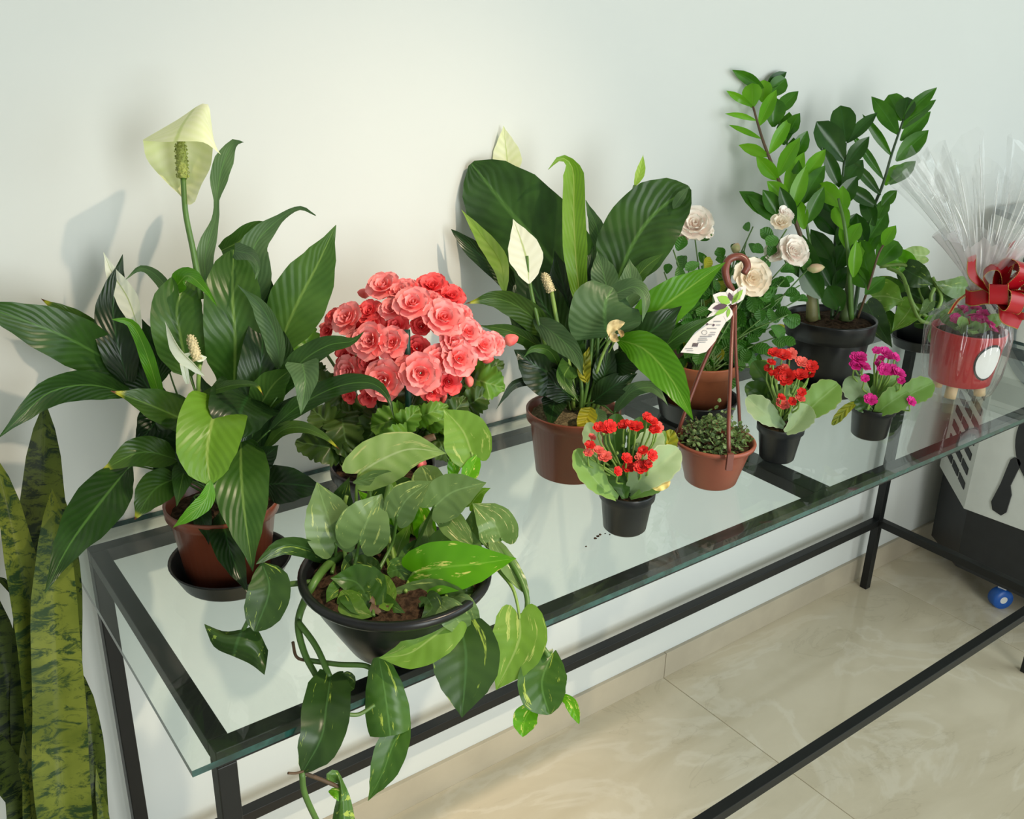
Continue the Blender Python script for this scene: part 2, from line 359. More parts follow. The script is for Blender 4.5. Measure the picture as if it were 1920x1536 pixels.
def leafgeo(pts, wid, kind='lily', roll=0, fold=.12, curl=0, wave=0, wt=None, jag=0, scal=0, lobe=0, ns=16, nu=8, seed=0):
    """pts: 3-D midrib points base to tip, wid: full width in metres; the blade faces the camera turned by roll about the midrib"""
    rnd = random.Random(seed); c = cr(pts, ns); L = sum((b-a).length for a, b in zip(c, c[1:]))
    r0, r1 = roll if isinstance(roll, (tuple, list)) else (roll, roll)
    V, UV, Fc = [], [], []; ph = rnd.uniform(0, 6); prof = wt or PROF[kind]; Sp = None
    for i in range(ns):
        s = i/(ns-1)
        T = (c[min(i+1, ns-1)]-c[max(i-1, 0)])
        T = T.normalized() if T.length > 1e-9 else Vector((0, 0, 1))
        vw = (CAM-c[i]).normalized()
        Nn = vw-T*vw.dot(T)
        if Nn.length < .12: Nn = Nn + UP*.2; Nn = Nn-T*Nn.dot(T)
        Nn.normalize(); S = T.cross(Nn)
        if Sp is not None and S.dot(Sp) < 0: S = -S; Nn = -Nn
        a = math.radians(r0+(r1-r0)*s)
        S2 = S*math.cos(a)+Nn*math.sin(a); N2 = Nn*math.cos(a)-S*math.sin(a); Sp = S
        ww = interp(prof, s)*wid/2
        for j in range(nu+1):
            q = j/nu*2-1; aq = abs(q)
            k = 1
            if jag: k += jag*(((i*7+(j > nu/2)*3) % 3)-1)*(aq**3) + rnd.uniform(-jag, jag)*.5*aq**3
            if scal: k += scal*math.sin(s*2*PI*6.5)*aq**4
            h = fold*aq*ww*1.6 - curl*aq*aq*ww + (wave*wid*math.sin(s*15+ph+(q > 0)*1.7)*aq**2 if wave else 0)
            p = c[i]+S2*(q*ww*k)+N2*h
            if lobe: p = p-T*(lobe*wid*math.exp(-s*7)*math.sin(min(1, aq*1.05)*PI*.72))
            V.append(p); UV.append((j/nu, s))
    for i in range(ns-1):
        for j in range(nu):
            a = i*(nu+1)+j; Fc.append((a, a+1, a+nu+2, a+nu+1))
    return V, Fc, UV
def leaf(parent, T, pts, w, mat, kind='lily', name='leaf', w3=None, **kw):
    p3 = [q if isinstance(q, Vector) else P(q[0], q[1], T+(q[2] if len(q) > 2 else 0)) for q in pts]
    mid = p3[len(p3)//2]
    wid = w3 if w3 else w*depth(mid)/F
    kw.setdefault('seed', len(bpy.data.objects))
    V, Fc, UV = leafgeo(p3, wid, kind, **kw)
    # keep every blade vertex off the wall
    V = [Vector((v.x, min(v.y, WALL-.003), v.z)) for v in V]
    o = mesh_obj(name, V, Fc, MT[mat], parent, uvs=UV)
    o['_b'] = 0; del o['_b']
    return o, p3
def loft(name, parent, T, curves, mat, n=14, m=8):
    cs = [cr([P(q[0], q[1], T+(q[2] if len(q) > 2 else 0)) for q in c], n) for c in curves]
    V, UV, Fc = [], [], []
    cols = [cr([c[i] for c in cs], m) for i in range(n)]
    for i in range(n):
        for j in range(m): V.append(cols[i][j]); UV.append((i/(n-1), j/(m-1)))
    for i in range(n-1):
        for j in range(m-1): a = i*m+j; Fc.append((a, a+1, a+m+1, a+m))
    return mesh_obj(name, V, Fc, MT[mat], parent, uvs=UV)
def stem(parent, T, pts, r, mat='stem', name='stem', r1=None, **kw):
    p3 = [q if isinstance(q, Vector) else P(q[0], q[1], T+(q[2] if len(q) > 2 else 0)) for q in pts]
    rm = r*depth(p3[0])/F
    return tube(name, p3, rm, MT[mat], parent, r1=(r1*depth(p3[-1])/F if r1 else None), **kw)
def soilgeo(r, seed=0, amp=.004):
    V, Fc = [(0, 0, amp)], []; rings = 9; seg = 40
    for i in range(1, rings+1):
        for k in range(seg):
            a = 2*PI*k/seg; rr = r*i/rings
            z = amp*(1-(i/rings)**2)+ (noise.noise((rr*math.cos(a)*90+seed, rr*math.sin(a)*90, seed))*amp if i < rings else 0)
            V.append((rr*math.cos(a), rr*math.sin(a), z))
    for k in range(seg): Fc.append((0, 1+k, 1+(k+1) % seg))
    for i in range(rings-1):
        for k in range(seg):
            k2 = (k+1) % seg; a = 1+i*seg; Fc.append((a+k, a+seg+k, a+seg+k2, a+k2))
    return V, Fc
def soil(parent, c, r, mat='soil', seed=1, amp=.004):
    V, Fc = soilgeo(r, seed, amp); DISCS.append((c[0], c[1], c[2]+.004, r+.004))
    return mesh_obj('soil', [(v[0]+c[0], v[1]+c[1], v[2]+c[2]) for v in V], Fc, MT[mat], parent)
def pot_prof(rb, rt, h, lip=.012, lipo=.004, th=.0025):
    """nursery pot: tapering wall, stepped collar under the rim, hollow inside"""
    rl = rb+(rt-rb)*(1-lip/h)
    return [(rb*.55, .002), (rb*.9, .0), (rb, .003), (rl-lipo, h-lip-.002), (rt-lipo*.25, h-lip+.001), (rt, h-.002), (rt, h), (rt-th, h+.0005), (rt-th*1.6, h-.004), (rl-lipo-th, h-lip), (rb*.8, h*.35)]
def saucer(name, c, rb, rt, h, label):
    o = lathe(name, [(rb*.6, .001), (rb, 0), (rb*1.02, .002), (rt-.002, h-.003), (rt, h), (rt-.0015, h+.001), (rt-.004, h-.002), (rb-.002, .004), (rb*.5, .003), (.004, .003)], c, MT['black'])
    return tag(o, label, 'saucer')
# ------------------------------------------------------------------ the setting
X0, X1, Y0 = -1.9, 4.3, -3.4
def marble():
    m, nt, out = newmat('polished_beige_marble')
    tc = N(nt, 'TexCoord'); oi = N(nt, 'ObjectInfo')
    mp = N(nt, 'Mapping'); mp.inputs['Rotation'].default_value = (0, 0, .6); mp.inputs['Scale'].default_value = (1, 2.0, 1)
    va = N(nt, 'VectorMath', operation='ADD'); cx = N(nt, 'CombineXYZ'); nt.links.new(M(nt, 'MULTIPLY', oi.outputs['Random'], 31.0), cx.inputs[2])
    nt.links.new(tc.outputs['Object'], va.inputs[0]); nt.links.new(cx.outputs[0], va.inputs[1]); nt.links.new(va.outputs[0], mp.inputs[0])
    n1 = N(nt, 'TexNoise', Scale=2.3, Detail=6.0, Roughness=.6, Distortion=1.2); nt.links.new(mp.outputs[0], n1.inputs['Vector'])
    n2 = N(nt, 'TexNoise', Scale=1.6, Detail=8.0, Roughness=.55, Distortion=1.8); nt.links.new(mp.outputs[0], n2.inputs['Vector'])
    vein = M(nt, 'SUBTRACT', 1.0, RAMP(nt, M(nt, 'ABSOLUTE', M(nt, 'SUBTRACT', n2.outputs[0], .5)), .0, .045))
    dv = M(nt, 'SUBTRACT', 1.0, RAMP(nt, M(nt, 'ABSOLUTE', M(nt, 'SUBTRACT', n1.outputs[0], .43)), .0, .012))
    col = MIX(nt, RAMP(nt, n1.outputs[0], .3, .7), (.66, .575, .42), (.75, .66, .50))
    col = MIX(nt, M(nt, 'MULTIPLY', vein, .4), col, (.86, .79, .66)); col = MIX(nt, M(nt, 'MULTIPLY', dv, .2), col, (.42, .34, .22))
    b = N(nt, 'BsdfPrincipled', Roughness=.10); b.inputs['Specular IOR Level'].default_value = .5
    nt.links.new(col, b.inputs['Base Color']); nt.links.new(b.outputs[0], out.inputs[0]); return m
MT['marble'] = marble()
MT['grout'] = plain('tile_grout', (.52, .45, .33), rough=.8, spec=.1)
floor = struct(box('floor', X0, X1, Y0, WALL+.1, -.05, -.0016, MT['grout']), 'polished beige marble tile floor')
TS = .80; xs = [1.181+TS*k for k in range(-5, 6)]; ys = [.50-TS*k for k in range(-1, 6)]
tile_me = None
for xa in xs:
    for ya in ys:
        a0, a1 = max(xa, X0), min(xa+TS, X1); b0, b1 = max(ya-TS, Y0), min(ya, WALL+.02)
        if a1-a0 < .05 or b1-b0 < .05: continue
        box('tile', a0+.001, a1-.001, b0+.001, b1-.001, -.012, 0, MT['marble'], floor, b=.0006)
struct(box('wall_back', X0, X1, WALL, WALL+.12, 0, CEIL, MT['wall']), 'plain off-white painted wall behind the table')
struct(box('wall_left', X0-.1, X0, Y0, WALL+.12, 0, CEIL, MT['wall']))
struct(box('wall_right', X1, X1+.1, Y0, WALL+.12, 0, CEIL, MT['wall']))
struct(box('ceiling', X0, X1, Y0, WALL+.12, CEIL, CEIL+.1, MT['ceil']))
bb = struct(bpy.data.objects.new('baseboard_back', None)); COL.objects.link(bb); bb['label'] = 'beige marble skirting along the foot of the wall'
for xa in [1.181+TS*k for k in range(-5, 6)]:
    a0, a1 = max(xa, X0), min(xa+TS, X1)
    if a1-a0 > .05: box('skirting_piece', a0+.0007, a1-.0007, WALL-.009, WALL, 0, .068, MT['base'], bb, b=.001)

# warm recessed ceiling lamps above the front of the table
MT['bulb'], nt_, out_ = newmat('warm_lamp_glow')
e_ = N(nt_, 'Emission', Strength=6.0); e_.inputs[0].default_value = (1, .72, .42, 1); nt_.links.new(e_.outputs[0], out_.inputs[0])
MT['white'] = plain('white_plastic', (.72, .72, .70), rough=.4, noise_amt=.02)
for i, (lx, ly, pw) in enumerate([(1.05, -1.2, 235.0), (3.3, -1.4, 14.0)]):
    t = empty('ceiling_light', (lx, ly, CEIL), ['recessed round ceiling lamp above the begonia end of the table', 'recessed round ceiling lamp on the air cooler side of the room'][i], 'lamp', 'recessed ceiling lamps')
    lathe('rim', [(.06, -.004), (.075, -.006), (.082, 0), (.06, 0)], (lx, ly, CEIL), MT['white'], t, seg=32)
    lathe('bulb', [(.001, -.003), (.055, -.003), (.055, 0)], (lx, ly, CEIL), MT['bulb'], t, seg=32)
    l = bpy.data.lights.new('lamp_light', 'SPOT'); l.shadow_soft_size = .035; l.energy = pw; l.color = (1, .80, .58); l.spot_size = math.radians(37); l.spot_blend = 1
    lo = bpy.data.objects.new('lamp_light', l); COL.objects.link(lo); lo.parent = t; lo.location = (0, 0, -.02)
    lo.rotation_euler = (Vector((.33 if i == 0 else 2.6, .5, .47))-Vector((lx, ly, CEIL))).to_track_quat('-Z', 'Y').to_euler()

# ------------------------------------------------------------------ table
TL, TD, TH, BW = 1.922, .4725, .75, .020
tab = empty('console_table', (TL/2, TD/2, 0), 'long black metal table frame carrying the glass top and plants', 'table')
ZR = TH-.547
def bar(n, a, b, c, d, e, f): return box(n, a, b, c, d, e, f, MT['metal'], tab, b=.0012)
FX0, FX1, FY0, FY1 = .008, TL-.004, .008, .468
bar('top_rail', FX0, FX1, FY0, FY0+BW, TH-BW, TH); bar('top_rail', FX0, FX1, FY1-BW, FY1, TH-BW, TH)
bar('top_rail', FX0, FX0+BW, FY0+BW, FY1-BW, TH-BW, TH); bar('top_rail', FX1-BW, FX1, FY0+BW, FY1-BW, TH-BW, TH)
bar('cross_bar', .945, .983, FY0+BW, FY1-BW, TH-BW, TH)
for x in (FX0, FX1-BW):
    for y in (FY0, FY1-BW): bar('leg', x, x+BW, y, y+BW, 0, TH-BW)
for y in (FY0, FY1-BW): bar('lower_rail', FX0+BW, FX1-BW, y, y+BW, ZR-.01, ZR+.01)
for x in (FX0, FX1-BW): bar('lower_rail', x, x+BW, FY0+BW, FY1-BW, ZR-.01, ZR+.01)
MT['glass'] = film('clear_table_glass', (.93, .965, .95), .01, .004, rough=.0, ior=1.45, hcol=(.9, 1, .95))
MT['gedge'] = plain('green_glass_edge', (.02, .085, .075), rough=.12, spec=.7, noise_amt=.3, scale=60)
v, f = boxgeo(-.0204, TL+.02, -.0112, WALL-.004, TH+.0005, TH+.008)
fm = []
for q in f:
    zz = {v[i][2] for i in q}; fm.append(0 if len(zz) == 1 else 1)
g = mesh_obj('glass_tabletop', v, f, None, None, smooth=False, mats=[MT['glass'], MT['gedge']], fm=fm)
tag(g, 'clear glass sheet lying on the black table frame', 'tabletop')
GZ = TH+.008

# ------------------------------------------------------------------ air cooler at the right end
MT['cgrey'] = plain('light_grey_plastic', (.70, .72, .68), rough=.4, noise_amt=.02)
MT['cdark'] = plain('charcoal_plastic', (.020, .022, .025), rough=.45, noise_amt=.08)
MT['cmid'] = plain('blue_grey_plastic', (.19, .22, .23), rough=.4, noise_amt=.05)
MT['blue'] = plain('blue_rubber', (.012, .10, .42), rough=.4, noise_amt=.05)
CX, CYB, CYF, CHX, CHY = 2.10, .335, -.14, 2.205, .475
cool = empty('air_cooler', (2.28, .15, 0), 'grey and charcoal wheeled air cooler beyond the table end', 'appliance')
def prism(name, poly, z0, z1, mat, z0s=None, shrink=0):
    n = len(poly); cx_ = sum(p[0] for p in poly)/n; cy_ = sum(p[1] for p in poly)/n
    V = [(x+(cx_-x)*shrink, y+(cy_-y)*shrink, (z0s[i] if z0s else z0)) for i, (x, y) in enumerate(poly)] + [(x, y, z1) for x, y in poly]
    Fc = [tuple(range(n))[::-1], tuple(range(n, 2*n))]+[(i, (i+1) % n, n+(i+1) % n, n+i) for i in range(n)]
    return mesh_obj(name, V, Fc, mat, cool, smooth=False)
poly = [(CX, CYF), (CX, CYB), (CHX, CHY), (2.44, CHY), (2.44, CYF)]
pd = [(CX+.008, CYF+.01), (CX+.008, CYB-.004), (CHX+.006, CHY-.008), (2.43, CHY-.008), (2.43, CYF+.01)]
prism('water_tank', pd, .062, .36, MT['cdark'], shrink=.03)
prism('body', poly, .24, .98, MT['cgrey'], z0s=[.262, .238, .278, .278, .262])
prism('top_cover', [(x-.004*(x < 2.3), y) for x, y in poly], .98, .995, MT['cmid'])
# louvres on the chamfered corner
ct = Vector((CHX-CX, CHY-CYB, 0)); cl_ = ct.length; ct.normalize(); cn = Vector((-ct.y, ct.x, 0))
def cham(u, z, o): return Vector((CX, CYB, 0))+ct*(u*cl_)+cn*o+Vector((0, 0, z))
def quadprism(name, pts, d, mat, parent):
    """pts: outline on a plane, pushed out along d"""
    n = len(pts); V = [p for p in pts]+[p+d for p in pts]
    Fc = [tuple(range(n)), tuple(range(n, 2*n))[::-1]]+[(i, i+n, (i+1) % n+n, (i+1) % n) for i in range(n)]
    return mesh_obj(name, V, Fc, mat, parent, smooth=False)
for k in range(-3, 13):
    for (ua, ub) in ((.12, .34), (.38, .60), (.64, .86)):
        z = .36+k*.042
        za = z-ua*.05; zb = z-ub*.05
        if z+ua*.06 < .262+.05*ua: continue
        quadprism('vent_slot', [cham(ua, z+ua*.06, .0003), cham(ub, z+ub*.06, .0003), cham(ub, z+ub*.06+.019, .0003), cham(ua, z+ua*.06+.019, .0003)], cn*.002, MT['cdark'], cool)
nx = Vector((-1, 0, 0))
def fr(y, z): return Vector((CX, y, z))
quadprism('water_window', [fr(.262, .268), fr(.238, .262), fr(.228, .275), fr(.226, .325), fr(.234, .348), fr(.222, .415), fr(.228, .424), fr(.242, .424), fr(.249, .415), fr(.258, .345), fr(.270, .288)], nx*.004, MT['cdark'], cool)
def disc(name, y, z, r, o, mat, r2=0):
    n = 48
    if not r2:
        return quadprism(name, [fr(y+r*math.cos(2*PI*k/n), z+r*math.sin(2*PI*k/n)) for k in range(n)], nx*o, mat, cool)
    V, Fc = [], []
    for k in range(n):
        a = 2*PI*k/n; c, s = math.cos(a), math.sin(a)
        V += [fr(y+r*c, z+r*s), fr(y+r*c, z+r*s)+nx*o, fr(y+r2*c, z+r2*s)+nx*o, fr(y+r2*c, z+r2*s)]
    for k in range(n):
        a, b = 4*k, 4*((k+1) % n)
        for j in range(3): Fc.append((a+j, b+j, b+j+1, a+j+1))
    return mesh_obj(name, V, Fc, mat, cool, smooth=False)
disc('fan_panel', .10, .49, .150, .004, MT['cdark'])
disc('trim_ring', .19, .74, .145, .006, MT['cmid'], .118)
quadprism('control_panel', [fr(.33, .90), fr(-.1, .90), fr(-.1, .965), fr(.33, .965)], nx*.003, MT['cdark'], cool)
for (x, y) in ((2.10+.03, .20), (2.13, -.09), (2.40, .36), (2.40, -.09)):
    t = Vector((x, y, .028))
    ws = bpy.data.objects.new('caster', None)
    fk = box('caster', x-.012, x+.012, y-.010, y+.012, .03, .068, MT['white'], cool, b=.002)
    V, Fc = [], []
    for (r, o) in ((.010, -.013), (.026, -.013), (.028, -.009), (.028, .009), (.026, .013), (.010, .013)):
        for k in range(24):
            a = 2*PI*k/24; V.append((x-.008+r*math.cos(a)*.85+o*.5, y+o-r*math.cos(a)*.5, .028+r*math.sin(a)))
    for i in range(5):
        for k in range(24): k2 = (k+1) % 24; Fc.append((i*24+k, i*24+k2, (i+1)*24+k2, (i+1)*24+k))
    mesh_obj('wheel', V, Fc, MT['blue'], fk)
    V2 = [(p[0], p[1], p[2]) for p in V[:24]]+[(p[0], p[1], p[2]) for p in V[-24:]]
    mesh_obj('hub', V2, [tuple(range(24)), tuple(range(24, 48))], MT['white'], fk)
# ------------------------------------------------------------------ peace lilies
def spadix(parent, T, a, b, r, mat):
    """knobbly spike: a core with rings of small bumps"""
    A, B = P(*a[:2], T+(a[2] if len(a) > 2 else 0)), P(*b[:2], T+(b[2] if len(b) > 2 else 0)); R = r*depth(A)/F
    ax = (B-A); L = ax.length; ax.normalize(); n = ax.orthogonal().normalized(); bi = ax.cross(n)
    geo = [tubegeo([A, A+ax*L*.5, B], R, sides=10, n=8, tab=[(0, .7), (.3, .85), (.8, .75), (1, .3)])]
    for k in range(70):
        s = (k+.5)/70; an = k*2.39996; rr = R*.85*(1 if s < .8 else 1-(s-.8)*3)
        c = A+ax*(L*s)+(n*math.cos(an)+bi*math.sin(an))*rr; q = R*.26
        d = (c-A-ax*(L*s)).normalized() if rr > 0 else ax
        e1 = ax; e2 = d.cross(e1)
        geo.append(([c+d*q, c+e1*q, c+e2*q, c-e1*q, c-e2*q], [(0, 1, 2), (0, 2, 3), (0, 3, 4), (0, 4, 1)]))
    V, Fc = join(*geo); return mesh_obj('spadix', V, Fc, MT[mat], parent)
def lily_leaves(parent, T, crown, data, crown_r=28):
    for k, d in enumerate(data):
        pts, wd, mat = d[0], d[1], d[2]; kw = d[3] if len(d) > 3 else {}
        kw = dict(kw); pet = kw.pop('pet', True); kw.setdefault('wave', .035); kw.setdefault('ns', 20)
        o, p3 = leaf(parent, T, pts, wd, mat, kw.pop('kind', 'lily'), **kw)
        if pet:
            rnd = random.Random(k); cx, cy, ct = crown
            c = P(cx+rnd.uniform(-crown_r, crown_r), cy+rnd.uniform(-6, 10), ct+rnd.uniform(-.012, .012))
            b = p3[0]; m = c.lerp(b, .55)+Vector((0, 0, .25*(c-b).length*(.6 if b.z > c.z else 1.1)))*.5
            tg = (p3[1]-p3[0])*.12
            tube('petiole', [c, m, b, b+tg], 2.6*depth(b)/F, MT['stem'] if mat not in ('lilyl', 'lilyv') else MT['steml'], o, r1=1.5*depth(b)/F, sides=6, n=10)

# --- left peace lily
cL = (.133, .292, GZ+.003)
saucer('plant_saucer', (cL[0]+.002, cL[1]-.006, GZ), .060, .0735, .026, 'black saucer under the large left peace lily')
lily = empty('potted_peace_lily', cL, 'big peace lily at left end with tall pale green hooded flower in brown pot', 'potted plant', 'peace lilies')
lathe('pot', pot_prof(.050, .0675, .100, .014, .0035), cL, MT['terra'], lily)
soil(lily, (cL[0], cL[1], cL[2]+.086), .063, 'soil', 3)
TLi = 1.115
lily_leaves(lily, TLi, (412, 930, 1.165), [
 ([(262, 712, .03), (190, 668, 0), (100, 622, -.05), (-70, 560, -.1)], 98, 'lily', dict(wave=.03)),
 ([(215, 655, .04), (140, 600, .01), (77, 560, -.02)], 44, 'lilyt', dict(wave=.06)),
 ([(255, 742, .02), (170, 722, -.03), (95, 735, -.07), (40, 780, -.1), (-6, 824, -.12)], 60, 'lily', dict(roll=12)),
 ([(245, 872, -.02), (190, 940, -.10), (130, 1022, -.17), (84, 1112, -.21)], 100, 'lily', dict(wave=.03)),
 ([(335, 862, .0), (265, 848, -.04), (188, 884, -.06)], 62, 'lilyt', dict(roll=-15)),
 ([(335, 895, .0), (290, 918, -.03), (252, 975, -.05)], 66, 'lilyt', {}),
 ([(332, 740, .03), (285, 800, .0), (250, 840, -.02)], 74, 'lilyd', {}),
 ([(372, 800, .0), (310, 772, -.05), (262, 752, -.07), (208, 733, -.09)], 74, 'lilyt', dict(roll=-22, fold=.3)),
 ([(350, 860, .02), (340, 905, -.02), (331, 950, -.03)], 42, 'lilym', {}),
 ([(365, 930, .01), (385, 990, -.03), (392, 1022, -.035)], 40, 'lilyd', {}),
 ([(416, 748, -.04), (398, 790, -.085), (388, 850, -.10), (394, 908, -.10)], 122, 'lilyl', dict(kind='round', fold=.22, wave=.03)),
 ([(396, 900, -.10), (385, 938, -.105), (352, 968, -.11), (324, 990, -.11)], 34, 'lilyv', dict(kind='lily', pet=False, roll=20)),
 ([(452, 815, -.01), (452, 885, -.07), (458, 960, -.09), (474, 1072, -.10)], 106, 'lilym', dict(wave=.025)),
 ([(415, 960, .0), (432, 1035, -.06), (466, 1115, -.075)], 62, 'lilyd', {}),
 ([(488, 908, .0), (545, 908, -.05), (618, 918, -.07)], 76, 'lilyd', dict(roll=-10)),
 ([(472, 862, .0), (495, 856, -.03), (522, 836, -.05)], 60, 'lilyd', {}),
 ([(470, 735, .0), (452, 770, -.06), (446, 822, -.075)], 132, 'lilyd', dict(kind='round')),
 ([(372, 742, -.04), (430, 724, -.07), (478, 722, -.085), (494, 742, -.09)], 26, 'lilyt', dict(pet=False, roll=40)),
 ([(438, 735, .03), (441, 640, -.02), (436, 555, -.03), (438, 468, -.01)], 112, 'lilym', dict(kind='round', wave=.02)),
 ([(440, 470, -.015), (470, 478, -.04), (484, 500, -.06), (478, 525, -.065)], 34, 'lilyb', dict(pet=False, kind='tri')),
 ([(515, 668, .02), (556, 572, .0), (596, 495, -.01), (630, 422, -.02)], 108, 'lilym', dict(wave=.015, fold=.06)),
 ([(465, 790, .0), (487, 700, -.02), (492, 630, -.02), (482, 550, -.01)], 82, 'lilyd', {}),
 ([(526, 695, -.02), (516, 625, -.04), (488, 572, -.05), (446, 534, -.06)], 46, 'lilyb', dict(roll=30, fold=.3)),
 ([(386, 548, .02), (385, 480, .0), (404, 410, .0), (407, 368, .0), (416, 315, .0), (436, 272, .0), (457, 267, -.01)], 50, 'lilyb', dict(wt=[(0, .5), (.15, .72), (.3, .62), (.45, .28), (.55, .2), (.68, .66), (.8, .72), (.9, .4), (1, .02)], roll=15, ns=26)),
 ([(470, 580, .02), (482, 520, .0), (476, 465, .0), (515, 418, .0), (560, 391, -.01), (592, 404, -.02)], 62, 'lilyb', dict(wt=[(0, .5), (.2, .9), (.38, 1), (.55, .62), (.72, .24), (.88, .12), (1, .02)], roll=15, ns=24)),
 ([(415, 470, .03), (445, 455, .02), (480, 432, .02), (520, 430, .015)], 40, 'lilym', dict(pet=False, kind='strap')),
 ([(355, 705, .0), (338, 630, -.03), (332, 575, -.035), (352, 520, -.02)], 98, 'lilym', dict(kind='round', fold=.2)),
 ([(332, 535, -.03), (352, 517, -.05), (380, 538, -.065), (407, 574, -.07)], 40, 'lilyv', dict(pet=False, kind='tri', roll=25)),
 ([(245, 735, .02), (222, 650, .0), (212, 572, .0), (230, 477, .0)], 72, 'lilyd', {}),
 ([(330, 610, .03), (316, 548, .02), (290, 514, .01), (262, 503, .0), (236, 524, -.01)], 26, 'lilyb', dict(roll=25)),
 ([(302, 752, .0), (282, 685, -.03), (262, 632, -.04), (243, 604, -.05), (209, 599, -.06)], 28, 'lilyv', dict(roll=20, kind='strap')),
 ([(300, 720, .02), (292, 660, .0), (266, 598, -.01)], 52, 'lilyd', {}),
 ([(318, 700, .02), (305, 640, .0), (308, 585, .0)], 44, 'lilyd', {}),
 ([(515, 752, -.02), (560, 684, -.04), (615, 648, -.05), (660, 640, -.05), (684, 620, -.045)], 50, 'lily', dict(roll=18)),
 ([(500, 812, -.02), (560, 762, -.04), (630, 726, -.06), (692, 718, -.07), (725, 742, -.08), (739, 787, -.085)], 44, 'lily', dict(roll=22, ns=26)),
 ([(480, 775, .0), (512, 722, -.03), (552, 688, -.05)], 66, 'lilym', {}),
 ([(567, 682, -.05), (572, 715, -.07), (564, 778, -.08)], 64, 'lilyb', dict(kind='tri', pet=False, fold=.25)),
 ([(493, 845, .0), (528, 808, -.03), (566, 802, -.045), (606, 818, -.06), (638, 844, -.065)], 28, 'lilyt', dict(roll=25)),
 ([(490, 852, .0), (512, 785, -.02), (548, 752, -.03), (592, 738, -.03)], 24, 'lilyd', dict(roll=10)),
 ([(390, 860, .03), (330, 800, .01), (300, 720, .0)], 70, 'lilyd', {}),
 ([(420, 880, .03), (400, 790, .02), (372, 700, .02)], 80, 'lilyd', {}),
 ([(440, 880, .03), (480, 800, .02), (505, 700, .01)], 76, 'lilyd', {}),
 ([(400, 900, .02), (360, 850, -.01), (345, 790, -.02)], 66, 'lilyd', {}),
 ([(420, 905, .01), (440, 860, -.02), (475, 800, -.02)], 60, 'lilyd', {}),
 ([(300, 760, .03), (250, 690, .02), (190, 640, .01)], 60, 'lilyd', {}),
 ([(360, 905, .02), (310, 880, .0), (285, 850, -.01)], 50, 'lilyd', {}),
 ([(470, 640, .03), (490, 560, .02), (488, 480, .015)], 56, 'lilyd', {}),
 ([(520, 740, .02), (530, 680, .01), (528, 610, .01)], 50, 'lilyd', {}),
])
def flower_part(parent, at):
    o = bpy.data.objects.new('flower', None); COL.objects.link(o); o.parent = parent; o.location = at-wloc(parent); return o
fa = flower_part(lily, P(345, 350, TLi-.055))
TF = TLi-.06
loft('spathe', fa, TF, [[(268, 262, 0), (330, 226, .012), (385, 193, .016), (396, 228, .01), (400, 264, 0)],
                        [(268, 263, -.004), (322, 244, -.016), (370, 226, -.02), (396, 250, -.016), (404, 274, -.01)],
                        [(269, 264, -.006), (308, 266, -.026), (348, 265, -.032), (384, 268, -.028), (414, 290, -.02)]], 'spatheg', n=20, m=12)
loft('spathe', fa, TF, [[(268, 262, 0), (305, 256, .016), (345, 253, .02), (375, 258, .016), (400, 266, 0)],
                        [(276, 300, 0), (306, 304, .016), (342, 306, .02), (372, 306, .014), (395, 312, -.002)],
                        [(312, 342, -.002), (326, 346, .008), (342, 352, .01), (362, 352, .004), (378, 346, -.004)],
                        [(338, 366, -.004), (342, 372, -.002), (347, 380, 0), (356, 384, -.006), (366, 378, -.008)]], 'spatheg', n=20, m=12)
spadix(fa, TF, (343, 334, -.004), (338, 262, -.006), 12, 'spadixg')
stem(fa, TF, [(378, 560, .03), (362, 470, .01), (348, 400, .0), (343, 330, -.003)], 6, 'stem', r1=5)
fb = flower_part(lily, P(365, 680, TLi-.06))
leaf(fb, TLi-.06, [(384, 705), (362, 682, -.012), (334, 652, -.02), (309, 602, -.015)], 30, 'spathe', 'spathe', name='spathe', roll=50, fold=.4)
leaf(fb, TLi-.058, [(352, 720), (346, 690, -.01), (344, 672, -.01), (362, 660, -.01)], 14, 'spathe', 'strap', name='spathe', roll=20)
spadix(fb, TLi-.068, (371, 676), (356, 628), 10, 'spadix')
leaf(fb, TLi-.068, [(362, 668), (374, 672), (388, 670)], 14, 'spathe', 'zz', name='spathe')
stem(fb, TLi-.05, [(372, 770, .02), (372, 720, .0), (374, 684, -.01)], 4, 'steml')
fc = flower_part(lily, P(240, 560, TLi+.0))
leaf(fc, TLi, [(262, 625), (240, 560), (212, 515), (194, 473)], 44, 'spathe', 'spathe', name='spathe', roll=25)
stem(fc, TLi, [(310, 800, .04), (280, 690, .02), (260, 622, 0)], 4, 'steml')

